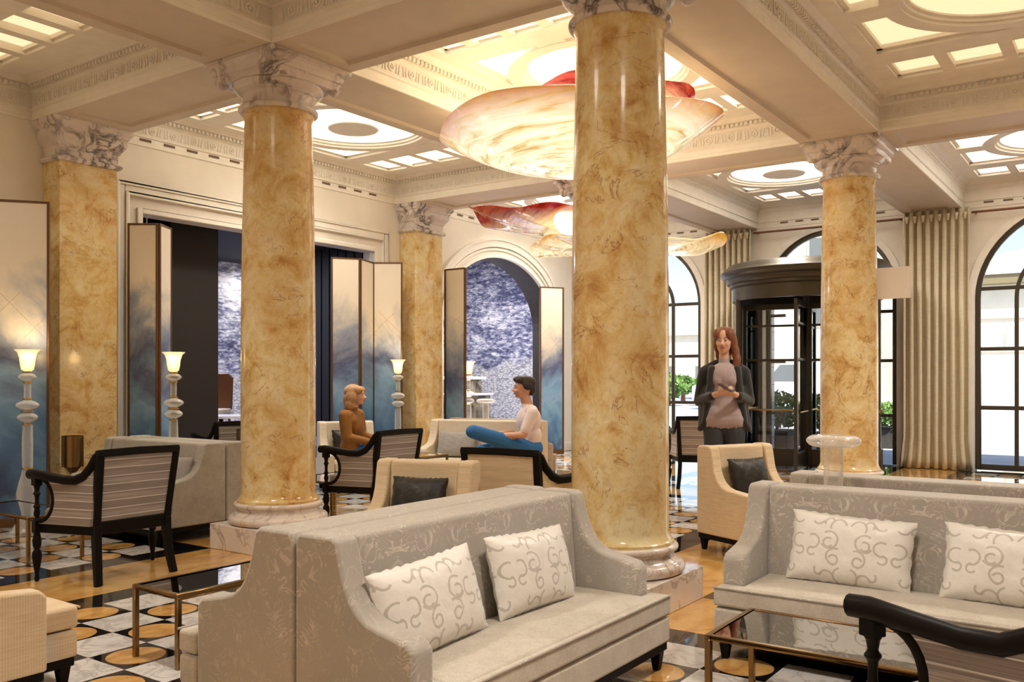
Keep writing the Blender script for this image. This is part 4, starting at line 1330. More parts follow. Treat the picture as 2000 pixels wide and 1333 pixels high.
def upholstered(name, loc, rz, W, label, cat, group, fabric='damask_grey', seatfab='seat_velvet', H=0.83, arm=0.52, AD=0.58, SD=0.70, at_=0.11, seat=0.365, scale=1.0, tcush=True, bt=0.22):
    t = thing(name, loc, rz, label, cat, group, scale)
    hw = W / 2
    prof = soft_profile(H, arm, AD, bt)
    for s_ in (-1, 1):
        b = B()
        b.prism(prof, s_ * hw, s_ * (hw - at_), 'x'); b.build('arm_panel', fabric, t, bevel=0.022, seg=3)
    b = B(); b.prism([(0.0, 0.135), (0.0, H - 0.005), (-bt + 0.01, H - 0.005), (-bt - 0.03, 0.30), (-bt - 0.03, 0.135)], -hw + at_, hw - at_, 'x')
    b.build('backrest', fabric, t, bevel=0.020, seg=3)
    b = B()
    b.box(-hw + at_, hw - at_, -AD - 0.01, -bt, 0.135, 0.258)
    b.box(-hw + 0.0 if tcush else -hw + at_, hw - 0.0 if tcush else hw - at_, -SD, -AD - 0.01, 0.135, 0.258)
    b.build('seat_base', seatfab, t, bevel=0.014, seg=2)
    b = B()
    xs = hw - at_ - 0.004
    if tcush:
        # one T-shaped cushion: plan outline extruded with a crowned top
        pl = [(-xs, -bt - 0.02), (xs, -bt - 0.02), (xs, -AD - 0.012), (hw, -AD - 0.012), (hw, -SD - 0.005), (-hw, -SD - 0.005), (-hw, -AD - 0.012), (-xs, -AD - 0.012)]
        b.prism(pl, 0.266, seat - 0.006, 'z')
        cushion_block(b, -xs + 0.01, xs - 0.01, -SD + 0.02, -bt - 0.03, seat - 0.03, seat, 0.016)
    else:
        cushion_block(b, -xs, xs, -SD - 0.005, -bt - 0.02, 0.266, seat, 0.02)
    cu = b.build('seat_cushion', seatfab, t, bevel=0.016, seg=3)
    b = B(); e = 0.006; q = hw if tcush else hw - at_
    b.tube([(-q, -SD - 0.006, seat - 0.006), (q, -SD - 0.006, seat - 0.006)], 0.005, 6); b.build('piping', fabric, cu)
    b = B(); b.box(-hw + 0.01, hw - 0.01, -AD + 0.01, -0.01, 0.095, 0.137); b.box(-q + 0.01, q - 0.01, -SD + 0.012, -AD + 0.01, 0.095, 0.137); b.build('base_rail', 'black_wood', t, bevel=0.003, seg=1)
    for s_ in (-1, 1):
        soft_leg(t, s_ * (hw - 0.045), -0.045); soft_leg(t, s_ * (q - 0.045), -SD + 0.05)
    return t
def pillow(name, loc, rz, tiltx, W, H, T, mat, label, cat='cushion', group=None, roll=0.0):
    b = B(); nx, nz = 22, 14; vs = []; fs = []
    rnd = random.Random(int(W * 1000) + int(loc[0] * 97))
    for side in (-1, 1):
        for j in range(nz + 1):
            for i in range(nx + 1):
                u, v = 2 * i / nx - 1, 2 * j / nz - 1
                pin = 1 - 0.06 * (1 - abs(v) ** 3 * 1) * 0 
                x = W / 2 * u * (1 - 0.045 * (1 - v * v)) ; z = H / 2 * v * (1 - 0.06 * (1 - u * u))
                th = T / 2 * (max(0, 1 - abs(u) ** 2.6) * max(0, 1 - abs(v) ** 2.6)) ** 0.55
                wr = 0.006 * math.sin(11 * u + 5 * v) * math.sin(9 * v) * (th / (T / 2))
                edge = 0.004 * math.sin(38 * u) * abs(v) ** 6 + 0.004 * math.sin(30 * v) * abs(u) ** 6
                vs.append((x + edge, side * (th + 0.003) + wr, z + edge))
    n1 = (nx + 1) * (nz + 1)
    for s_ in (0, 1):
        for j in range(nz):
            for i in range(nx):
                a = s_ * n1 + j * (nx + 1) + i
                fs.append((a, a + 1, a + nx + 2, a + nx + 1))
    loop = list(range(nx + 1)) + [j * (nx + 1) + nx for j in range(1, nz + 1)] + [nz * (nx + 1) + i for i in range(nx - 1, -1, -1)] + [j * (nx + 1) for j in range(nz - 1, 0, -1)]
    for i in range(len(loop)):
        a, c = loop[i], loop[(i + 1) % len(loop)]
        fs.append((a, c, c + n1, a + n1))
    b.add(vs, fs)
    o = b.build(name, mat, angle=60)
    mt = Matrix.Translation(loc) @ Matrix.Rotation(rz, 4, 'Z') @ Matrix.Rotation(tiltx, 4, 'X') @ Matrix.Rotation(roll, 4, 'Y')
    o.matrix_world = mt
    return tag(o, label, cat, group)

SG = 'damask two-seat sofas'
# front sofa (faces -Y) and its back-to-back twin
sofa1 = upholstered('sofa', (3.10, 2.565, 0), 0, 1.72, 'pale damask sofa in front centre with two scroll-patterned pillows', 'sofa', SG)
sofa1b = upholstered('sofa', (3.10, 2.575, 0), PI, 1.72, 'damask sofa standing back to back behind the front one, facing the small glass table', 'sofa', SG, fabric='damask_grey')
pillow('pillow', (2.63, 2.24, 0.535), 0, R(-16), 0.60, 0.36, 0.15, 'scroll_silk', 'left scroll-patterned silk pillow on the front sofa', group='silk pillows', roll=R(-3))
pillow('pillow', (3.34, 2.25, 0.54), 0, R(-16), 0.60, 0.36, 0.15, 'scroll_silk', 'right scroll-patterned silk pillow on the front sofa, nearer the big column', group='silk pillows', roll=R(2))
# right sofa, faces -X, and the one behind it
sofa2 = upholstered('sofa', (4.93, 0.90, 0), -PI / 2, 1.72, 'damask sofa with bright seat on the right, behind the glass coffee table', 'sofa', SG)
sofa2b = upholstered('sofa', (5.40, 0.90, 0), PI / 2, 1.72, 'sofa behind the right-hand sofa, only its tan back rail showing', 'sofa', SG, fabric='damask_grey')
pillow('pillow', (4.61, 1.20, 0.54), -PI / 2, R(-16), 0.60, 0.36, 0.15, 'scroll_silk', 'left scroll-patterned silk pillow on the right-hand sofa', group='silk pillows', roll=R(2))
pillow('pillow', (4.61, 0.48, 0.54), -PI / 2, R(-16), 0.60, 0.36, 0.15, 'scroll_silk', 'scroll-patterned silk pillow cut by the right edge of the picture', group='silk pillows', roll=R(2))
# grey sofa on the left, faces -X, with twin
sofa3 = upholstered('sofa', (5.03, 7.44, 0), -PI / 2, 1.56, 'grey velvet sofa seen from its end, behind the striped armchair on the left', 'sofa', SG, fabric='grey_velvet', seatfab='grey_velvet')
sofa3b = upholstered('sofa', (5.04, 7.44, 0), PI / 2, 1.56, 'grey velvet sofa back to back with the left one, half hidden by the left column', 'sofa', SG, fabric='grey_velvet', seatfab='grey_velvet')
pillow('pillow', (4.70, 6.98, 0.55), -PI / 2, R(-16), 0.50, 0.34, 0.15, 'grey_satin', 'plain grey satin pillow on the left grey sofa', group=None)
# far sofa with the seated man
FA = R(194)
sofa4 = upholstered('sofa', (9.42, 6.98, 0), FA + PI / 2, 1.56, 'cream sofa on which the man in the pale shirt sits', 'sofa', SG, fabric='cream_weave', seatfab='cream_weave', H=0.86)
sofa4b = upholstered('sofa', (9.56, 7.06, 0), FA - PI / 2, 1.30, 'tan tweed sofa behind the seated man, backing onto his cream sofa', 'sofa', SG, fabric='tan_tweed', seatfab='tan_tweed', H=0.86)
pillow('pillow', (9.03, 7.25, 0.55), FA + PI / 2, R(-16), 0.55, 0.34, 0.14, 'grey_silver', 'silver grey pillow beside the blue-jeaned knee on the cream sofa', group=None)

AG = 'beige woven tub armchairs'
def armchair(x, y, facing, label, cushion=None, fabric='beige_weave', H=0.85, SD=0.70):
    """x, y: middle of the rear face; facing: world angle in degrees"""
    rz = R(facing) + PI / 2
    t = upholstered('armchair', (x, y, 0), rz, 0.70, label, 'armchair', AG, fabric=fabric, seatfab=fabric, H=H, arm=0.50, AD=0.66, SD=SD, at_=0.10, tcush=False, bt=0.16)
    if cushion:
        f = Vector((math.cos(R(facing)), math.sin(R(facing)), 0))
        c = Vector((x, y, 0)) + f * 0.25
        pillow('cushion', (c.x, c.y, 0.575), rz, R(-17), 0.40, 0.36, 0.15, 'dark_velvet', cushion, group='dark velvet cushions')
    return t
armchair(7.20, 2.86, 245, 'beige woven armchair right of the big column, its side and legs in view', 'dark velvet cushion in the beige armchair right of the big column')
armchair(4.70, 3.98, 196, 'beige woven armchair in the middle, behind the front sofa', 'dark velvet cushion in the middle beige armchair behind the front sofa')
armchair(8.20, 8.45, 238, 'cream armchair in which the blond woman sits', 'dark velvet cushion behind the blond woman', fabric='cream_weave')
armchair(1.34, 4.21, 0, 'beige woven armchair cut by the bottom left corner of the picture', SD=0.85)

WG = 'dark-framed bergere armchairs'
def wood_chair(x, y, facing, label, fabric='striped_fabric', src=None, arms=0.745):
    """x, y: middle between the rear feet; facing: world angle"""
    rz = R(facing) + PI / 2
    if src is not None: return dup(src, (x, y, 0), rz, label)
    t = thing('wooden_armchair', (x, y, 0), rz, label, 'armchair', WG)
    sx = 1
    def back_y(z): return -0.06 + max(0, (z - 0.42)) * 0.17
    BW = 0.285
    # rear legs run up into the back posts
    for s_ in (-1, 1):
        b = B()
        pts = [(s_ * 0.285, 0.0, 0.0), (s_ * 0.272, -0.035, 0.14), (s_ * 0.265, -0.058, 0.30), (s_ * 0.265, -0.06, 0.40)]
        b.sweep_rect(pts, 0.024, [0.020, 0.025, 0.030, 0.030], (1, 0, 0)); b.build('leg', 'black_wood', t, bevel=0.005)
    b = B()
    for s_ in (-1, 1):
        pts = [(s_ * 0.265, back_y(z), z) for z in (0.385, 0.5, 0.7, 0.91)]
        pts = [(s_ * (0.265 + 0.02 * (p[2] - 0.385) / 0.5), p[1], p[2]) for p in pts]
        b.sweep_rect(pts, 0.024, 0.024, (1, 0, 0))
    b.sweep_rect([(-0.308, back_y(0.90), 0.893), (0.0, back_y(0.90), 0.900), (0.308, back_y(0.90), 0.893)], 0.022, 0.024, (0, 1, 0.17))
    b.box(-0.265, 0.265, back_y(0.40) - 0.02, back_y(0.40) + 0.022, 0.385, 0.425)
    b.build('back_frame', 'black_wood', t, bevel=0.006)
    b = B()
    rings = []
    for z in (0.42, 0.55, 0.7, 0.875):
        w_ = 0.245 + 0.018 * (z - 0.42) / 0.45
        yb = back_y(z)
        rings.append([(-w_, yb + 0.012, z), (w_, yb + 0.012, z), (w_, yb - 0.045, z), (-w_, yb - 0.045, z)])
    b.loft(rings); b.build('back_upholstery', fabric, t, bevel=0.008)
    # seat frame and cushion (wider at the front)
    pl = [(-0.285, -0.04), (0.285, -0.04), (0.44, -0.52), (-0.44, -0.52)]
    b = B(); b.prism(pl, 0.335, 0.40, 'z'); b.build('seat_frame', 'black_wood', t, bevel=0.006)
    b = B(); b.prism([(-0.25, -0.09), (0.25, -0.09), (0.385, -0.53), (-0.385, -0.53)], 0.402, 0.50, 'z'); b.build('seat_cushion', fabric, t, bevel=0.03, seg=3)
    for s_ in (-1, 1):
        # turned front legs
        b = B(); b.lathe([(0.012, 0), (0.018, 0.02), (0.012, 0.045), (0.022, 0.10), (0.032, 0.17), (0.030, 0.20), (0.016, 0.225), (0.026, 0.24), (0.030, 0.28), (0.024, 0.31), (0.018, 0.335), (0.030, 0.345)], (s_ * 0.44, -0.50, 0), 20)
        b.build('leg', 'black_wood', t)
        # block and turned post above the seat
        b = B(); b.box(s_ * 0.44 - 0.026, s_ * 0.44 + 0.026, -0.526, -0.474, 0.335, 0.425)
        b.lathe([(0.024, 0.425), (0.014, 0.44), (0.022, 0.47), (0.015, 0.50), (0.026, 0.515), (0.015, 0.53), (0.013, 0.56), (0.016, 0.59), (0.026, 0.605), (0.015, 0.62), (0.020, 0.65), (0.026, 0.66)], (s_ * 0.44, -0.50, 0), 20)
        b.box(s_ * 0.44 - 0.026, s_ * 0.44 + 0.026, -0.53, -0.474, 0.66, 0.712)
        b.build('arm_post', 'black_wood', t, bevel=0.003, seg=1)
        # arm rail: rolled front end, dip, then sweep up to the back post
        P = [(0.455, -0.57, arms - 0.010), (0.452, -0.50, arms - 0.004), (0.425, -0.38, arms - 0.018), (0.385, -0.26, arms - 0.035), (0.350, -0.17, arms - 0.036), (0.325, -0.105, arms - 0.005), (0.306, -0.055, arms + 0.055), (0.295, -0.015, arms + 0.125), (0.288, 0.02, 0.895)]
        b = B(); b.tube([(s_ * p[0], p[1], p[2]) for p in P], [0.034, 0.035, 0.033, 0.032, 0.032, 0.031, 0.029, 0.026, 0.023], 12, flat=0.85)
        b.build('arm_rail', 'black_wood', t)
        # C-scroll behind the post
        b = B(); C = []
        for i in range(15):
            a = -PI / 2 + PI * i / 14
            v = 0.565 + 0.148 * math.sin(a); u = 0.115 * math.cos(a)
            f_ = (0.085 - 0) 
            y_ = -0.475 + u
            x_ = 0.44 - (y_ + 0.50) * 0.32
            C.append((s_ * x_, y_, v))
        b.tube(C, 0.019, 10); b.build('arm_scroll', 'black_wood', t)
        # upholstered side between rail, back post, seat rail and scroll
        poly = [(-0.06, 0.40), (-0.04, 0.52), (-0.035, 0.70), (-0.03, arms + 0.03), (-0.06, arms - 0.0), (-0.105, arms - 0.04), (-0.17, arms - 0.065), (-0.26, arms - 0.063), (-0.38, arms - 0.045), (-0.45, arms - 0.035)]
        for i in range(13):
            a = PI / 2 - PI * i / 12
            poly.append((-0.475 + 0.118 * math.cos(a), 0.565 + 0.148 * math.sin(a)))
        poly.append((-0.47, 0.40))
        b = B()
        def X(y): return 0.295 + (-y - 0.04) * 0.315
        vo = [(s_ * (X(y) + 0.012), y, z) for y, z in poly]; vi = [(s_ * (X(y) - 0.018), y, z) for y, z in poly]
        b.loft([vo, vi]); b.build('side_upholstery', fabric, t, bevel=0.004, seg=1)
    return t
wc = wood_chair(3.595, 5.735, 90, 'dark-framed armchair in grey striped fabric, seen from behind on the left')
wood_chair(6.26, 5.73, 90, 'striped dark-framed armchair just right of the left column, seen from behind', src=wc)
wood_chair(2.85, -0.01, 62, 'dark-framed striped armchair cut by the bottom right corner of the picture', src=wc)
wood_chair(6.45, 8.25, 62, 'striped dark-framed armchair before the dark lounge opening, behind the grey sofa', src=wc)
wood_chair(10.55, 4.55, 20, 'dark-framed chair near the standing woman, partly behind the big column', src=wc)
wood_chair(4.97, 3.60, 6, 'dark-framed armchair with plain beige back, below the seated man', fabric='beige_weave')

TG = 'brass and glass tables'
def glass_table(x0, x1, y0, y1, H, label):
    cx, cy = (x0 + x1) / 2, (y0 + y1) / 2; hx, hy = (x1 - x0) / 2, (y1 - y0) / 2
    t = thing('coffee_table', (cx, cy, 0), 0, label, 'table', TG)
    b = B(); f = 0.024
    b.box(-hx, hx, -hy, -hy + f, H - 0.022, H); b.box(-hx, hx, hy - f, hy, H - 0.022, H)
    b.box(-hx, -hx + f, -hy + f, hy - f, H - 0.022, H); b.box(hx - f, hx, -hy + f, hy - f, H - 0.022, H)
    b.box(-hx + 0.005, hx - 0.005, -hy + 0.005, -hy + f, H - 0.034, H - 0.024); b.box(-hx + 0.005, hx - 0.005, hy - f, hy - 0.005, H - 0.034, H - 0.024)
    b.build('table_frame', 'brass', t, bevel=0.0025, seg=1)
    b = B(); b.box(-hx + f, hx - f, -hy + f, hy - f, H - 0.012, H - 0.004); b.build('glass_top', 'table_glass', t, smooth=False)
    for sx in (-1, 1):
        for sy in (-1, 1):
            b = B(); c = (sx * (hx - 0.013), sy * (hy - 0.013))
            b.box(c[0] - 0.0125, c[0] + 0.0125, c[1] - 0.0125, c[1] + 0.0125, 0, H - 0.02); b.build('leg', 'brass', t, bevel=0.002, seg=1)
    return t
glass_table(2.575, 3.50, 3.775, 4.155, 0.365, 'small brass and smoked glass table left of the front sofas')
glass_table(3.405, 3.92, 0.42, 1.455, 0.365, 'brass and glass coffee table before the right-hand sofa, reflecting its pillow')
glass_table(3.36, 3.80, 6.78, 7.82, 0.365, 'brass and glass table by the left glass lamp, cut by the left edge')
glass_table(6.22, 6.95, 6.58, 7.30, 0.365, 'low brass glass table glimpsed behind the striped chair right of the left column')
glass_table(7.75, 8.25, 6.75, 7.35, 0.50, 'far low table between the blond woman and the cream sofa')

# ---------------------------------------------------------------- people
def cap(b, p, r0, q, r1, n=12):
    p, q = Vector(p), Vector(q); L = (q - p).length
    d = (q - p).normalized()
    pts = []; rad = []
    for i in range(5):
        a = PI / 2 * (1 - i / 4.0)
        if i: pts.append(p - d * r0 * math.sin(a)); rad.append(max(0.002, r0 * math.cos(a)))
        else: pts.append(p - d * r0); rad.append(0.002)
    for i in range(1, 5):
        a = PI / 2 * (i / 4.0)
        pts.append(q + d * r1 * math.sin(a)); rad.append(max(0.002, r1 * math.cos(a)))
    pts.insert(5, q); rad.insert(5, r1)
    b.tube(pts, rad, n)
def meld(name, shapes, mats, parent, voxel=0.010, smooth=6, shrink=0.0):
    """shapes: list of (kind, args, material index); union into one continuous surface, coloured by the nearest shape"""
    b = B()
    for kind, args, mi in shapes:
        if kind == 'c': cap(b, *args)
        else: b.ellipsoid(*args[:2], n=20, m=14, rot=args[2] if len(args) > 2 else None)
    me = b.mesh(name)
    o = bpy.data.objects.new(name, me); COL.objects.link(o)
    md = o.modifiers.new('v', 'REMESH'); md.mode = 'VOXEL'; md.voxel_size = voxel; md.use_smooth_shade = True
    sm = o.modifiers.new('s', 'SMOOTH'); sm.factor = 0.5; sm.iterations = smooth
    dg = bpy.context.evaluated_depsgraph_get(); dg.update()
    me2 = bpy.data.meshes.new_from_object(o.evaluated_get(dg))
    bpy.data.objects.remove(o); me2.name = name
    me2.materials.clear()
    for m in mats: me2.materials.append(M[m])
    def dist(pt, s_):
        kind, a, mi = s_
        if kind == 'c':
            p, q = Vector(a[0]), Vector(a[2]); d = q - p; t_ = max(0, min(1, (pt - p).dot(d) / max(1e-9, d.length_squared)))
            return (pt - (p + d * t_)).length - (a[1] + (a[3] - a[1]) * t_)
        c = Vector(a[0]); r = a[1]; v = pt - c
        if len(a) > 2: v = a[2].inverted() @ v
        k_ = math.sqrt((v.x / r[0]) ** 2 + (v.y / r[1]) ** 2 + (v.z / r[2]) ** 2)
        return (k_ - 1) * min(r)
    for p in me2.polygons:
        c = p.center
        p.material_index = min(((dist(c, s_), s_[2]) for s_ in shapes))[1]
        p.use_smooth = True
    o = bpy.data.objects.new(name, me2); COL.objects.link(o)
    if parent is not None: o.parent = parent
    return o
def hand(S, wrist, dirv, palmn, mi, side=1, curl=0.5, k=1.0):
    """palm, four unequal bent fingers and a thumb leaving the side of the palm"""
    w_ = Vector(wrist); d = Vector(dirv).normalized(); n = Vector(palmn); n = (n - d * n.dot(d)).normalized(); s_ = d.cross(n) * side
    pc = w_ + d * 0.045 * k
    for o_ in (-0.024, -0.008, 0.008, 0.024):
        S.append(('c', (w_ + s_ * o_ * 0.7 * k, 0.016 * k, w_ + d * 0.085 * k + s_ * o_ * k, 0.013 * k), mi))
    for o_, L in ((-0.030, 0.062), (-0.010, 0.075), (0.010, 0.080), (0.030, 0.070)):
        p = w_ + d * 0.088 * k + s_ * o_ * k
        a1 = curl * 0.7; a2 = curl * 1.7
        q = p + (d * math.cos(a1) + n * math.sin(a1)) * L * 0.55 * k
        e = q + (d * math.cos(a2) + n * math.sin(a2)) * L * 0.5 * k
        S.append(('c', (p, 0.0095 * k, q, 0.0085 * k), mi)); S.append(('c', (q, 0.0085 * k, e, 0.007 * k), mi))
    p = w_ + d * 0.025 * k - s_ * 0.028 * k
    q = p + (d * 0.7 - s_ * 0.6 + n * 0.3).normalized() * 0.038 * k
    e = q + (d * 0.9 - s_ * 0.05 + n * 0.4).normalized() * 0.032 * k
    S.append(('c', (p, 0.012 * k, q, 0.010 * k), mi)); S.append(('c', (q, 0.010 * k, e, 0.008 * k), mi))
def rotz(a): return Matrix.Rotation(a, 3, 'Z')
def head(S, c, yaw, mi=0, k=1.0, pitch=0.0):
    """head centred at c, looking along local yaw (0 = -Y)"""
    Rm = rotz(yaw) @ Matrix.Rotation(pitch, 3, 'X'); c = Vector(c)
    def P(x, y, z): return c + Rm @ Vector((x, y, z)) * k
    S += [('e', (P(0, 0.012, 0.018), (0.076 * k, 0.095 * k, 0.098 * k), Rm), mi), ('e', (P(0, -0.030, -0.045), (0.056 * k, 0.058 * k, 0.070 * k), Rm), mi),
          ('e', (P(0, -0.058, -0.092), (0.026 * k, 0.022 * k, 0.020 * k), Rm), mi),
          ('c', (P(0, -0.086, 0.002), 0.009 * k, P(0, -0.106, -0.030), 0.012 * k), mi), ('e', (P(0, -0.098, -0.034), (0.017 * k, 0.012 * k, 0.010 * k), Rm), mi),
          ('e', (P(0.076, 0.010, -0.012), (0.010 * k, 0.018 * k, 0.030 * k), Rm), mi), ('e', (P(-0.076, 0.010, -0.012), (0.010 * k, 0.018 * k, 0.030 * k), Rm), mi),
          ('e', (P(0.036, -0.072, -0.030), (0.020 * k, 0.016 * k, 0.020 * k), Rm), mi), ('e', (P(-0.036, -0.072, -0.030), (0.020 * k, 0.016 * k, 0.020 * k), Rm), mi)]
    return P, Rm
def face(parent, P, Rm, k=1.0, browmat='hair_auburn', lip='lips'):
    for s_ in (-1, 1):
        b = B(); b.ellipsoid(P(s_ * 0.031, -0.078, 0.006), (0.0120 * k, 0.007 * k, 0.0045 * k), 12, 8, rot=Rm); e = b.build('eye', 'eye_white', parent)
        b = B(); b.ellipsoid(P(s_ * 0.031, -0.0845, 0.006), (0.0052 * k, 0.004 * k, 0.0044 * k), 10, 8, rot=Rm); b.build('iris', 'eye_dark', e)
        b = B(); b.tube([P(s_ * 0.014, -0.088, 0.024), P(s_ * 0.030, -0.087, 0.030), P(s_ * 0.046, -0.077, 0.025)], [0.003 * k, 0.004 * k, 0.002 * k], 6); b.build('eyebrow', browmat, parent)
    b = B(); b.tube([P(-0.022, -0.083, -0.060), P(-0.010, -0.091, -0.056), P(0.0, -0.092, -0.058), P(0.010, -0.091, -0.056), P(0.022, -0.083, -0.060)], [0.002 * k, 0.005 * k, 0.005 * k, 0.005 * k, 0.002 * k], 8)
    b.tube([P(-0.018, -0.084, -0.064), P(0, -0.091, -0.067), P(0.018, -0.084, -0.064)], [0.002 * k, 0.005 * k, 0.002 * k], 8); b.build('mouth', lip, parent)

def standing_woman():
    base = Vector((8.05, 3.24, 0)); k = 1.075
    t = thing('person', base, R(205) + PI / 2, 'standing woman in an open black jacket and mauve blouse, holding a phone', 'person', None, k)
    V = Vector; S = []
    # 0 skin, 1 blouse, 2 trousers, 3 shoe
    for s_ in (-1, 1):
        S.append(('c', (V((s_ * 0.085, 0.0, 0.84)), 0.098, V((s_ * 0.10, -0.015, 0.50)), 0.060), 2))
        S.append(('c', (V((s_ * 0.10, -0.015, 0.50)), 0.060, V((s_ * 0.105, 0.02, 0.10)), 0.040), 2))
        S.append(('c', (V((s_ * 0.105, 0.03, 0.055)), 0.040, V((s_ * 0.115, -0.13, 0.030)), 0.030), 3))
    S += [('e', (V((0, 0.01, 0.90)), (0.155, 0.100, 0.10)), 2), ('c', (V((-0.075, -0.01, 0.99)), 0.105, V((0.075, -0.01, 0.99)), 0.105), 1), ('c', (V((-0.085, -0.01, 0.945)), 0.108, V((0.085, -0.01, 0.945)), 0.108), 1), ('e', (V((0, 0.0, 1.05)), (0.150, 0.105, 0.15)), 1), ('e', (V((0, 0.0, 1.20)), (0.145, 0.100, 0.17)), 1),
          ('e', (V((0, -0.005, 1.31)), (0.155, 0.105, 0.13)), 1), ('c', (V((-0.11, 0.01, 1.365)), 0.045, V((0.11, 0.01, 1.365)), 0.045), 1),
          ('e', (V((0.055, -0.060, 1.28)), (0.060, 0.050, 0.060)), 1), ('e', (V((-0.055, -0.060, 1.28)), (0.060, 0.050, 0.060)), 1), 
          ('c', (V((0, 0.015, 1.40)), 0.055, V((0, 0.005, 1.455)), 0.050), 1), ('c', (V((0, 0.01, 1.45)), 0.047, V((0, 0.0, 1.54)), 0.045), 0)]
    for s_ in (-1, 1):
        sh, el, wr = V((s_ * 0.170, 0.01, 1.352)), V((s_ * 0.212, 0.03, 1.10)), V((s_ * 0.075, -0.20, 1.165))
        S.append(('c', (sh, 0.040, el, 0.036), 1)); S.append(('c', (el, 0.036, wr, 0.026), 0))
        hand(S, wr, V((-s_ * 0.75, -0.35, 0.10)), V((0, 0.35, 0.9)) if s_ > 0 else V((0, 0.3, 0.95)), 0, side=s_, curl=0.75)
    P, Rm = head(S, V((0, -0.005, 1.625)), R(-14), 0, 1.0)
    body = meld('body', S, ['skin', 'mauve_shirt', 'grey_trousers', 'shoe'], t, 0.0085, 4)
    face(body, P, Rm)
    # hair: long, swept over one shoulder
    H = []
    def h(x, y, z, rx, ry, rz_): H.append(('e', (P(x, y, z), (rx, ry, rz_), Rm), 0))
    h(0, 0.035, 0.045, 0.088, 0.096, 0.090); h(0.050, -0.005, 0.055, 0.045, 0.075, 0.065); h(-0.050, -0.005, 0.055, 0.045, 0.075, 0.065)
    h(0.080, 0.025, -0.02, 0.030, 0.055, 0.085); h(-0.076, 0.035, -0.02, 0.025, 0.050, 0.075); h(0, 0.075, -0.04, 0.075, 0.050, 0.10)
    h(0.092, 0.030, -0.10, 0.035, 0.050, 0.070); h(0.105, 0.020, -0.165, 0.036, 0.042, 0.065); h(0.095, 0.010, -0.225, 0.030, 0.035, 0.055); h(-0.06, 0.06, -0.11, 0.03, 0.035, 0.06)
    meld('hair', H, ['hair_auburn'], t, 0.009, 3)
    # jacket: open front shell made of back, two fronts and sleeves
    J = []
    J += [('e', (V((0, 0.045, 1.25)), (0.170, 0.085, 0.20)), 0), ('e', (V((0, 0.055, 1.02)), (0.170, 0.080, 0.20)), 0)]
    for s_ in (-1, 1):
        J += [('c', (V((s_ * 0.065, 0.025, 1.425)), 0.044, V((s_ * 0.165, 0.018, 1.360)), 0.052), 0),
              ('c', (V((s_ * 0.172, 0.015, 1.352)), 0.054, V((s_ * 0.214, 0.03, 1.10)), 0.050), 0), ('c', (V((s_ * 0.214, 0.03, 1.10)), 0.050, V((s_ * 0.115, -0.15, 1.145)), 0.040), 0),
              ('c', (V((s_ * 0.105, -0.045, 1.38)), 0.036, V((s_ * 0.125, -0.075, 1.20)), 0.034), 0), ('c', (V((s_ * 0.125, -0.075, 1.20)), 0.034, V((s_ * 0.165, -0.055, 0.92)), 0.032), 0),
              ('c', (V((s_ * 0.150, -0.02, 1.20)), 0.040, V((s_ * 0.190, -0.01, 0.90)), 0.036), 0), ('c', (V((s_ * 0.165, -0.055, 0.92)), 0.032, V((s_ * 0.205, -0.01, 0.86)), 0.030), 0),
              ('c', (V((s_ * 0.13, 0.05, 1.15)), 0.050, V((s_ * 0.17, 0.05, 0.87)), 0.036), 0)]
    meld('jacket', J, ['black_jacket'], t, 0.010, 4)
    ph = bpy.data.objects.new('phone_holder', None); bpy.data.objects.remove(ph)
    a = R(205) + PI / 2
    b = B(); b.box(-0.038, 0.038, -0.075, 0.075, -0.004, 0.004)
    o = b.build('phone', 'phone_case', bevel=0.003)
    wpt = base + Matrix.Rotation(a, 3, 'Z') @ (V((0.0, -0.262, 1.222)) * k)
    o.location = wpt; o.rotation_euler = (R(28), 0, a + R(60))
    tag(o, 'dark phone held in the standing woman\'s hands', 'phone')
standing_woman()

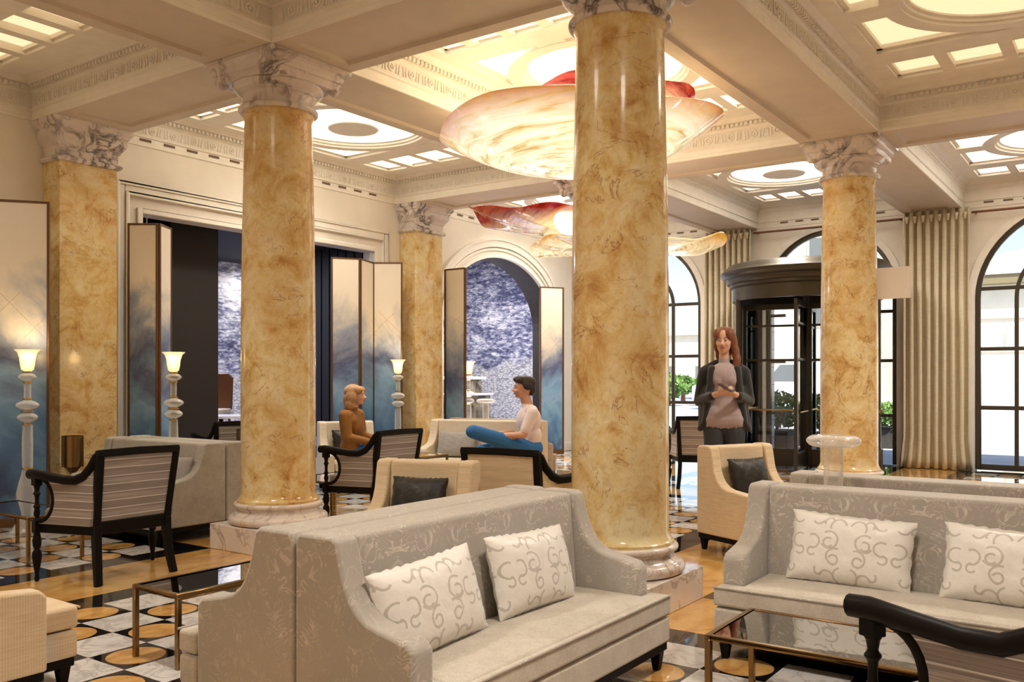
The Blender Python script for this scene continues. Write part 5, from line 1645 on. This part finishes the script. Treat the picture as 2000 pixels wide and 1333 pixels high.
def seated_woman():
    # faces to the right of the picture, in the cream armchair
    p0 = at(692, 878, 11.05); base = Vector((p0.x, p0.y, 0))
    t = thing('person', base, math.radians(-10), 'seated blond woman in a mustard jacket, looking to the right', 'person')
    V = Vector; S = []
    # local -Y is turned so that she looks along the picture's right
    th = YAW - PI / 2           # local +X = right of picture
    t.rotation_euler = (0, 0, th + PI / 2 - R(12)); t.scale = (1.16, 1.16, 1.02)
    # in local frame she faces -Y
    hz = 0.50
    S += [('e', (V((0, 0.02, hz)), (0.165, 0.135, 0.13)), 1), ('e', (V((0, 0.035, hz + 0.17)), (0.140, 0.110, 0.16)), 1), ('e', (V((0, 0.03, hz + 0.34)), (0.160, 0.120, 0.15)), 1),
          ('c', (V((-0.14, 0.03, hz + 0.44)), 0.055, V((0.14, 0.03, hz + 0.44)), 0.055), 1), ('c', (V((0, 0.02, hz + 0.47)), 0.050, V((0, 0.0, hz + 0.57)), 0.045), 0),
          ('e', (V((0, -0.010, hz + 0.27)), (0.125, 0.095, 0.17)), 1), ('c', (V((-0.10, 0.0, hz + 0.06)), 0.115, V((0.10, 0.0, hz + 0.06)), 0.115), 1), ('c', (V((0, 0.03, hz + 0.47)), 0.066, V((0, 0.02, hz + 0.50)), 0.060), 1)]
    for s_ in (-1, 1):
        kn = V((s_ * 0.10, -0.45, hz + 0.03)); an = V((s_ * 0.10, -0.42, 0.10))
        S.append(('c', (V((s_ * 0.09, 0, hz - 0.01)), 0.090, kn, 0.062), 2)); S.append(('c', (kn, 0.060, an, 0.038), 2)); S.append(('c', (an + V((0, 0, -0.05)), 0.036, an + V((0, -0.15, -0.065)), 0.028), 3))
        sh, el, wr = V((s_ * 0.185, 0.03, hz + 0.43)), V((s_ * 0.205, 0.00, hz + 0.17)), V((s_ * 0.13, -0.20, hz + 0.12))
        S.append(('c', (sh, 0.068, el, 0.060), 1)); S.append(('c', (el, 0.058, wr, 0.042), 1))
        hand(S, wr, V((-s_ * 0.4, -0.8, 0)), V((0, 0, -1)), 0, side=s_, curl=0.5)
    P, Rm = head(S, V((0, -0.02, hz + 0.665)), R(6), 0, 1.0)
    body = meld('body', S, ['skin', 'mustard_jacket', 'blue_jeans', 'shoe'], t, 0.0095, 4)
    face(body, P, Rm, browmat='hair_blond')
    H = []
    def h(x, y, z, rx, ry, rz_): H.append(('e', (P(x, y, z), (rx, ry, rz_), Rm), 0))
    h(0, 0.035, 0.045, 0.090, 0.100, 0.092); h(0.048, -0.02, 0.06, 0.04, 0.07, 0.055); h(-0.048, -0.02, 0.06, 0.04, 0.07, 0.055)
    for s_ in (-1, 1):
        h(s_ * 0.075, 0.03, -0.03, 0.030, 0.065, 0.09); h(s_ * 0.072, 0.045, -0.11, 0.034, 0.055, 0.07)
    h(0, 0.09, -0.05, 0.075, 0.050, 0.11); h(0, 0.09, -0.14, 0.07, 0.042, 0.06)
    meld('hair', H, ['hair_blond'], t, 0.010, 3)
seated_woman()

def seated_man():
    p0 = at(1030, 884, 11.15); base = Vector((p0.x, p0.y, 0))
    t = thing('person', base, 0, 'seated dark-haired man in a pale pink shirt and blue jeans, one leg crossed', 'person', None, 1.06)
    V = Vector; S = []
    t.rotation_euler = (0, 0, YAW - PI - R(-8)); t.scale = (1.2, 1.2, 1.06)        # faces the left of the picture
    hz = 0.50
    S += [('e', (V((0, 0.02, hz)), (0.175, 0.145, 0.13)), 2), ('e', (V((0, 0.03, hz + 0.15)), (0.160, 0.120, 0.15)), 1), ('e', (V((0, 0.015, hz + 0.33)), (0.190, 0.130, 0.17)), 1),
          ('c', (V((-0.165, 0.02, hz + 0.45)), 0.062, V((0.165, 0.02, hz + 0.45)), 0.062), 1), ('c', (V((0, 0.01, hz + 0.47)), 0.062, V((0, -0.025, hz + 0.60)), 0.056), 0),
          ('c', (V((0, 0.0, hz + 0.49)), 0.066, V((0, -0.005, hz + 0.515)), 0.060), 1)]
    # his left leg (nearer the viewer) crossed: knee out and up, ankle on the other knee
    S += [('c', (V((0.09, 0, hz + 0.0)), 0.098, V((0.20, -0.58, hz + 0.21)), 0.080), 2), ('c', (V((0.20, -0.58, hz + 0.21)), 0.080, V((0.04, -0.34, hz + 0.09)), 0.055), 2),
          ('c', (V((0.02, -0.36, hz + 0.08)), 0.036, V((-0.08, -0.32, hz + 0.08)), 0.036), 0), ('c', (V((-0.08, -0.32, hz + 0.08)), 0.040, V((-0.19, -0.36, hz + 0.03)), 0.034), 3)]
    S += [('c', (V((-0.09, 0, hz - 0.01)), 0.095, V((-0.12, -0.46, hz - 0.03)), 0.070), 2), ('c', (V((-0.12, -0.46, hz - 0.03)), 0.065, V((-0.12, -0.46, 0.12)), 0.042), 2), ('c', (V((-0.12, -0.45, 0.05)), 0.040, V((-0.13, -0.62, 0.035)), 0.032), 3)]
    for s_ in (-1, 1):
        sh, el = V((s_ * 0.215, 0.02, hz + 0.42)), V((s_ * 0.25, -0.08, hz + 0.17))
        wr = V((s_ * 0.13, -0.33, hz + 0.155))
        S.append(('c', (sh, 0.066, sh + (el - sh) * 0.75, 0.058), 1)); S.append(('c', (sh + (el - sh) * 0.7, 0.044, el, 0.042), 0)); S.append(('c', (el, 0.042, wr, 0.030), 0))
        hand(S, wr, V((-s_ * 0.35, -0.8, -0.15)), V((0, -0.1, -1)), 0, side=s_, curl=0.55, k=1.1)
    P, Rm = head(S, V((0, -0.045, hz + 0.705)), R(4), 0, 1.05)
    S.append(('e', (P(0, -0.05, -0.085), (0.036, 0.03, 0.024), Rm), 4))
    body = meld('body', S, ['skin_tan', 'white_shirt', 'blue_jeans', 'shoe', 'hair_black'], t, 0.0095, 4)
    face(body, P, Rm, 1.05, browmat='hair_black')
    H = []
    def h(x, y, z, rx, ry, rz_): H.append(('e', (P(x, y, z), (rx, ry, rz_), Rm), 0))
    h(0, 0.035, 0.055, 0.092, 0.105, 0.090); h(0, -0.03, 0.095, 0.075, 0.075, 0.045); h(0, 0.085, -0.01, 0.080, 0.045, 0.085); h(0.055, -0.055, 0.085, 0.03, 0.03, 0.03); h(-0.055, -0.055, 0.085, 0.03, 0.03, 0.03)
    for s_ in (-1, 1): h(s_ * 0.076, 0.03, 0.02, 0.022, 0.05, 0.05)
    meld('hair', H, ['hair_black'], t, 0.010, 2)
seated_man()

# ---------------------------------------------------------------- outside
b = B(); b.box(XW + 0.3, 120, -80, 90, -0.12, -0.02); st(b.build('ground', 'asphalt', smooth=False))
def facade():
    t = thing('palazzo', (45, -6, 0), 0, 'cream stone palazzo with arched openings across the square, seen through the tall right window', 'building')
    b = B(); b.box(0, 12, -14, 14.5, 0, 5.9); b.build('wall', 'stone_facade', t, smooth=False)
    b = B(); b.box(-0.7, 12.7, -14.6, 15.1, 5.55, 5.95); b.build('eave', 'eave', t)
    b = B(); b.loft([[(-0.8, -14.7, 5.95), (12.8, -14.7, 5.95), (12.8, 15.2, 5.95), (-0.8, 15.2, 5.95)], [(5, -9, 8.0), (7, -9, 8.0), (7, 9.5, 8.0), (5, 9.5, 8.0)]]); b.build('roof', 'roof_tile', t, smooth=False)
    b = B(); b.box(-0.12, 0, -14, 14.5, 4.05, 4.25); b.box(-0.08, 0, -14, 14.5, 2.55, 2.68); b.build('string_course', 'stone_trim', t)
    for i in range(13):
        y = -12.9 + i * 2.15
        w_ = B(); w_.prism(arch_pts(y, 3.35, 0.34, 0.34, 10, 2.75), -0.06, 0.02, 'x'); f = w_.build('window', 'stone_trim', t, smooth=False)
        w_ = B(); w_.prism(arch_pts(y, 3.35, 0.27, 0.27, 10, 2.78), -0.09, -0.05, 'x'); w_.build('pane', 'roof_tile', f, smooth=False)
    for i in range(7):
        y = -12.0 + i * 4.1
        w_ = B(); w_.prism(arch_pts(y, 1.45, 0.62, 0.62, 14, 0.0), -0.07, 0.02, 'x'); f = w_.build('doorway', 'stone_trim', t, smooth=False)
        w_ = B(); w_.prism(arch_pts(y, 1.42, 0.48, 0.48, 14, 0.0), -0.11, -0.05, 'x'); w_.build('door', 'stone_facade', f, smooth=False)
facade()
def block(x, y0, y1, h, label):
    t = thing('building', (x, (y0 + y1) / 2, 0), 0, label, 'building', 'buildings beyond the square')
    W = y1 - y0
    b = B(); b.box(0, 10, -W / 2, W / 2, 0, h); b.build('wall', 'stone_facade', t, smooth=False)
    b = B(); b.box(-0.4, 10.4, -W / 2 - 0.4, W / 2 + 0.4, h, h + 0.5); b.build('cornice', 'stone_trim', t)
    n = int(W / 2.4)
    for r_ in range(int(h / 3.2)):
        for i in range(n):
            y = -W / 2 + (i + 0.5) * W / n; z = 0.9 + r_ * 3.2
            w_ = B(); w_.box(-0.08, 0.02, y - 0.5, y + 0.5, z, z + 1.6); f = w_.build('window', 'stone_trim', t, smooth=False)
            w_ = B(); w_.box(-0.11, -0.05, y - 0.36, y + 0.36, z + 0.1, z + 1.5); w_.build('pane', 'window_dark', f, smooth=False)
block(48, 12.5, 19.2, 16.0, 'tall cream building seen through the revolving door')
block(70, 29, 60, 5.0, 'low distant buildings seen through the far left window')
block(60, 8.9, 12.3, 7.0, 'narrow pale building between the palazzo and the tall building')
def van(x, y, label, src=None):
    if src is not None: return dup(src, (x, y, -0.02), R(90), label)
    t = thing('van', (x, y, -0.02), R(90), label, 'van', 'white parked vans')
    b = B(); b.prism([(-2.2, 0.35), (-2.2, 1.9), (-1.9, 2.1), (1.0, 2.1), (1.7, 1.25), (2.3, 1.05), (2.3, 0.35)], -0.9, 0.9, 'y'); b.build('body', 'van_paint', t, bevel=0.06)
    b = B(); b.prism([(0.2, 1.3), (0.2, 1.9), (1.0, 1.9), (1.5, 1.3)], -0.91, 0.91, 'y'); b.build('side_window', 'window_dark', t)
    for wx in (-1.4, 1.5):
        for s_ in (-1, 1):
            b = B(); b.prism([(wx + 0.33 * math.cos(2 * PI * i / 20), 0.33 + 0.33 * math.sin(2 * PI * i / 20)) for i in range(20)], s_ * 0.72, s_ * 0.93, 'y'); b.build('wheel', 'tyre', t)
    return t
vn = van(39, 14.6, 'white van parked outside, left part of the revolving door view')
van(33, 9.8, 'white van parked outside, beside the left edge of the right column', vn)
def bush(x, y, r, h, label):
    t = thing('potted_bush', (x, y, -0.02), 0, label, 'bush', 'green bushes in planters')
    b = B(); b.box(-0.45, 0.45, -0.35, 0.35, 0, 0.42); b.build('planter', 'planter', t, bevel=0.02)
    rnd = random.Random(int(x * 10 + y * 7)); b = B()
    for i in range(1500):
        a = rnd.uniform(0, 2 * PI); u = rnd.uniform(-0.9, 1); q = math.sqrt(max(0, 1 - u * u)); rr = rnd.uniform(0.72, 1.02)
        c = Vector((r * q * math.cos(a) * rr, r * q * math.sin(a) * rr, 0.42 + h * 0.5 + h * 0.5 * u * rr))
        d = Vector((rnd.uniform(-1, 1), rnd.uniform(-1, 1), rnd.uniform(-0.4, 1))).normalized() * 0.055
        e = d.cross(Vector((rnd.uniform(-1, 1), rnd.uniform(-1, 1), rnd.uniform(-1, 1)))).normalized() * 0.026
        b.add([c - d, c + e, c + d, c - e], [(0, 1, 2, 3)])
    b.build('foliage', 'leaves', t, smooth=False)
    b = B(); b.tube([(0, 0, 0.3), (0.03, 0, 0.42 + h * 0.6)], [0.04, 0.02], 8); b.build('stem', 'brown_wood', t)
bush(17.2, 5.85, 0.55, 0.75, 'green bush in a dark planter outside, left of the door shaft')
bush(17.0, 4.72, 0.55, 0.75, 'green bush in a dark planter outside, left of the right column')
bush(19.5, 4.25, 0.7, 0.5, 'low green bush outside right of the right column')
b = B(); b.box(15.6, 16.2, 5.55, 5.95, -0.02, 3.2); tag(b.build('tiled_pier', 'tiled_pier', bevel=0.01), 'pink and white tiled pier just outside, seen through the revolving door', 'pier')
def tree(x, y, h, r, label):
    t = thing('tree', (x, y, -0.02), 0, label, 'tree', 'distant trees')
    rnd = random.Random(int(x + y)); b = B()
    for i in range(900):
        a = rnd.uniform(0, 2 * PI); u = rnd.uniform(-1, 1); q = math.sqrt(max(0, 1 - u * u)); rr = rnd.uniform(0.5, 1.0)
        c = Vector((r * q * math.cos(a) * rr, r * q * math.sin(a) * rr, h - r * 0.6 + r * 0.7 * u * rr))
        d = Vector((rnd.uniform(-1, 1), rnd.uniform(-1, 1), rnd.uniform(-1, 1))).normalized() * 0.28
        e = d.cross(Vector((rnd.uniform(-1, 1), rnd.uniform(-1, 1), rnd.uniform(-1, 1)))).normalized() * 0.16
        b.add([c - d, c + e, c + d, c - e], [(0, 1, 2, 3)])
    b.build('crown', 'leaves', t, smooth=False)
    b = B(); b.tube([(0, 0, 0), (0, 0, h - r * 0.6)], [0.16, 0.09], 8); b.build('trunk', 'brown_wood', t)
for (x, y, h, r, l) in ((42, 19.9, 1.5, 0.8, 'green tree glimpsed through the far left window, beside the front column'), (43, 18.4, 1.3, 0.6, 'smaller green tree through the far left window, near the mullion'), (46, 20.9, 1.4, 0.6, 'small green tree through the far left window, next to the curtain')):
    tree(x, y, h, r, l)
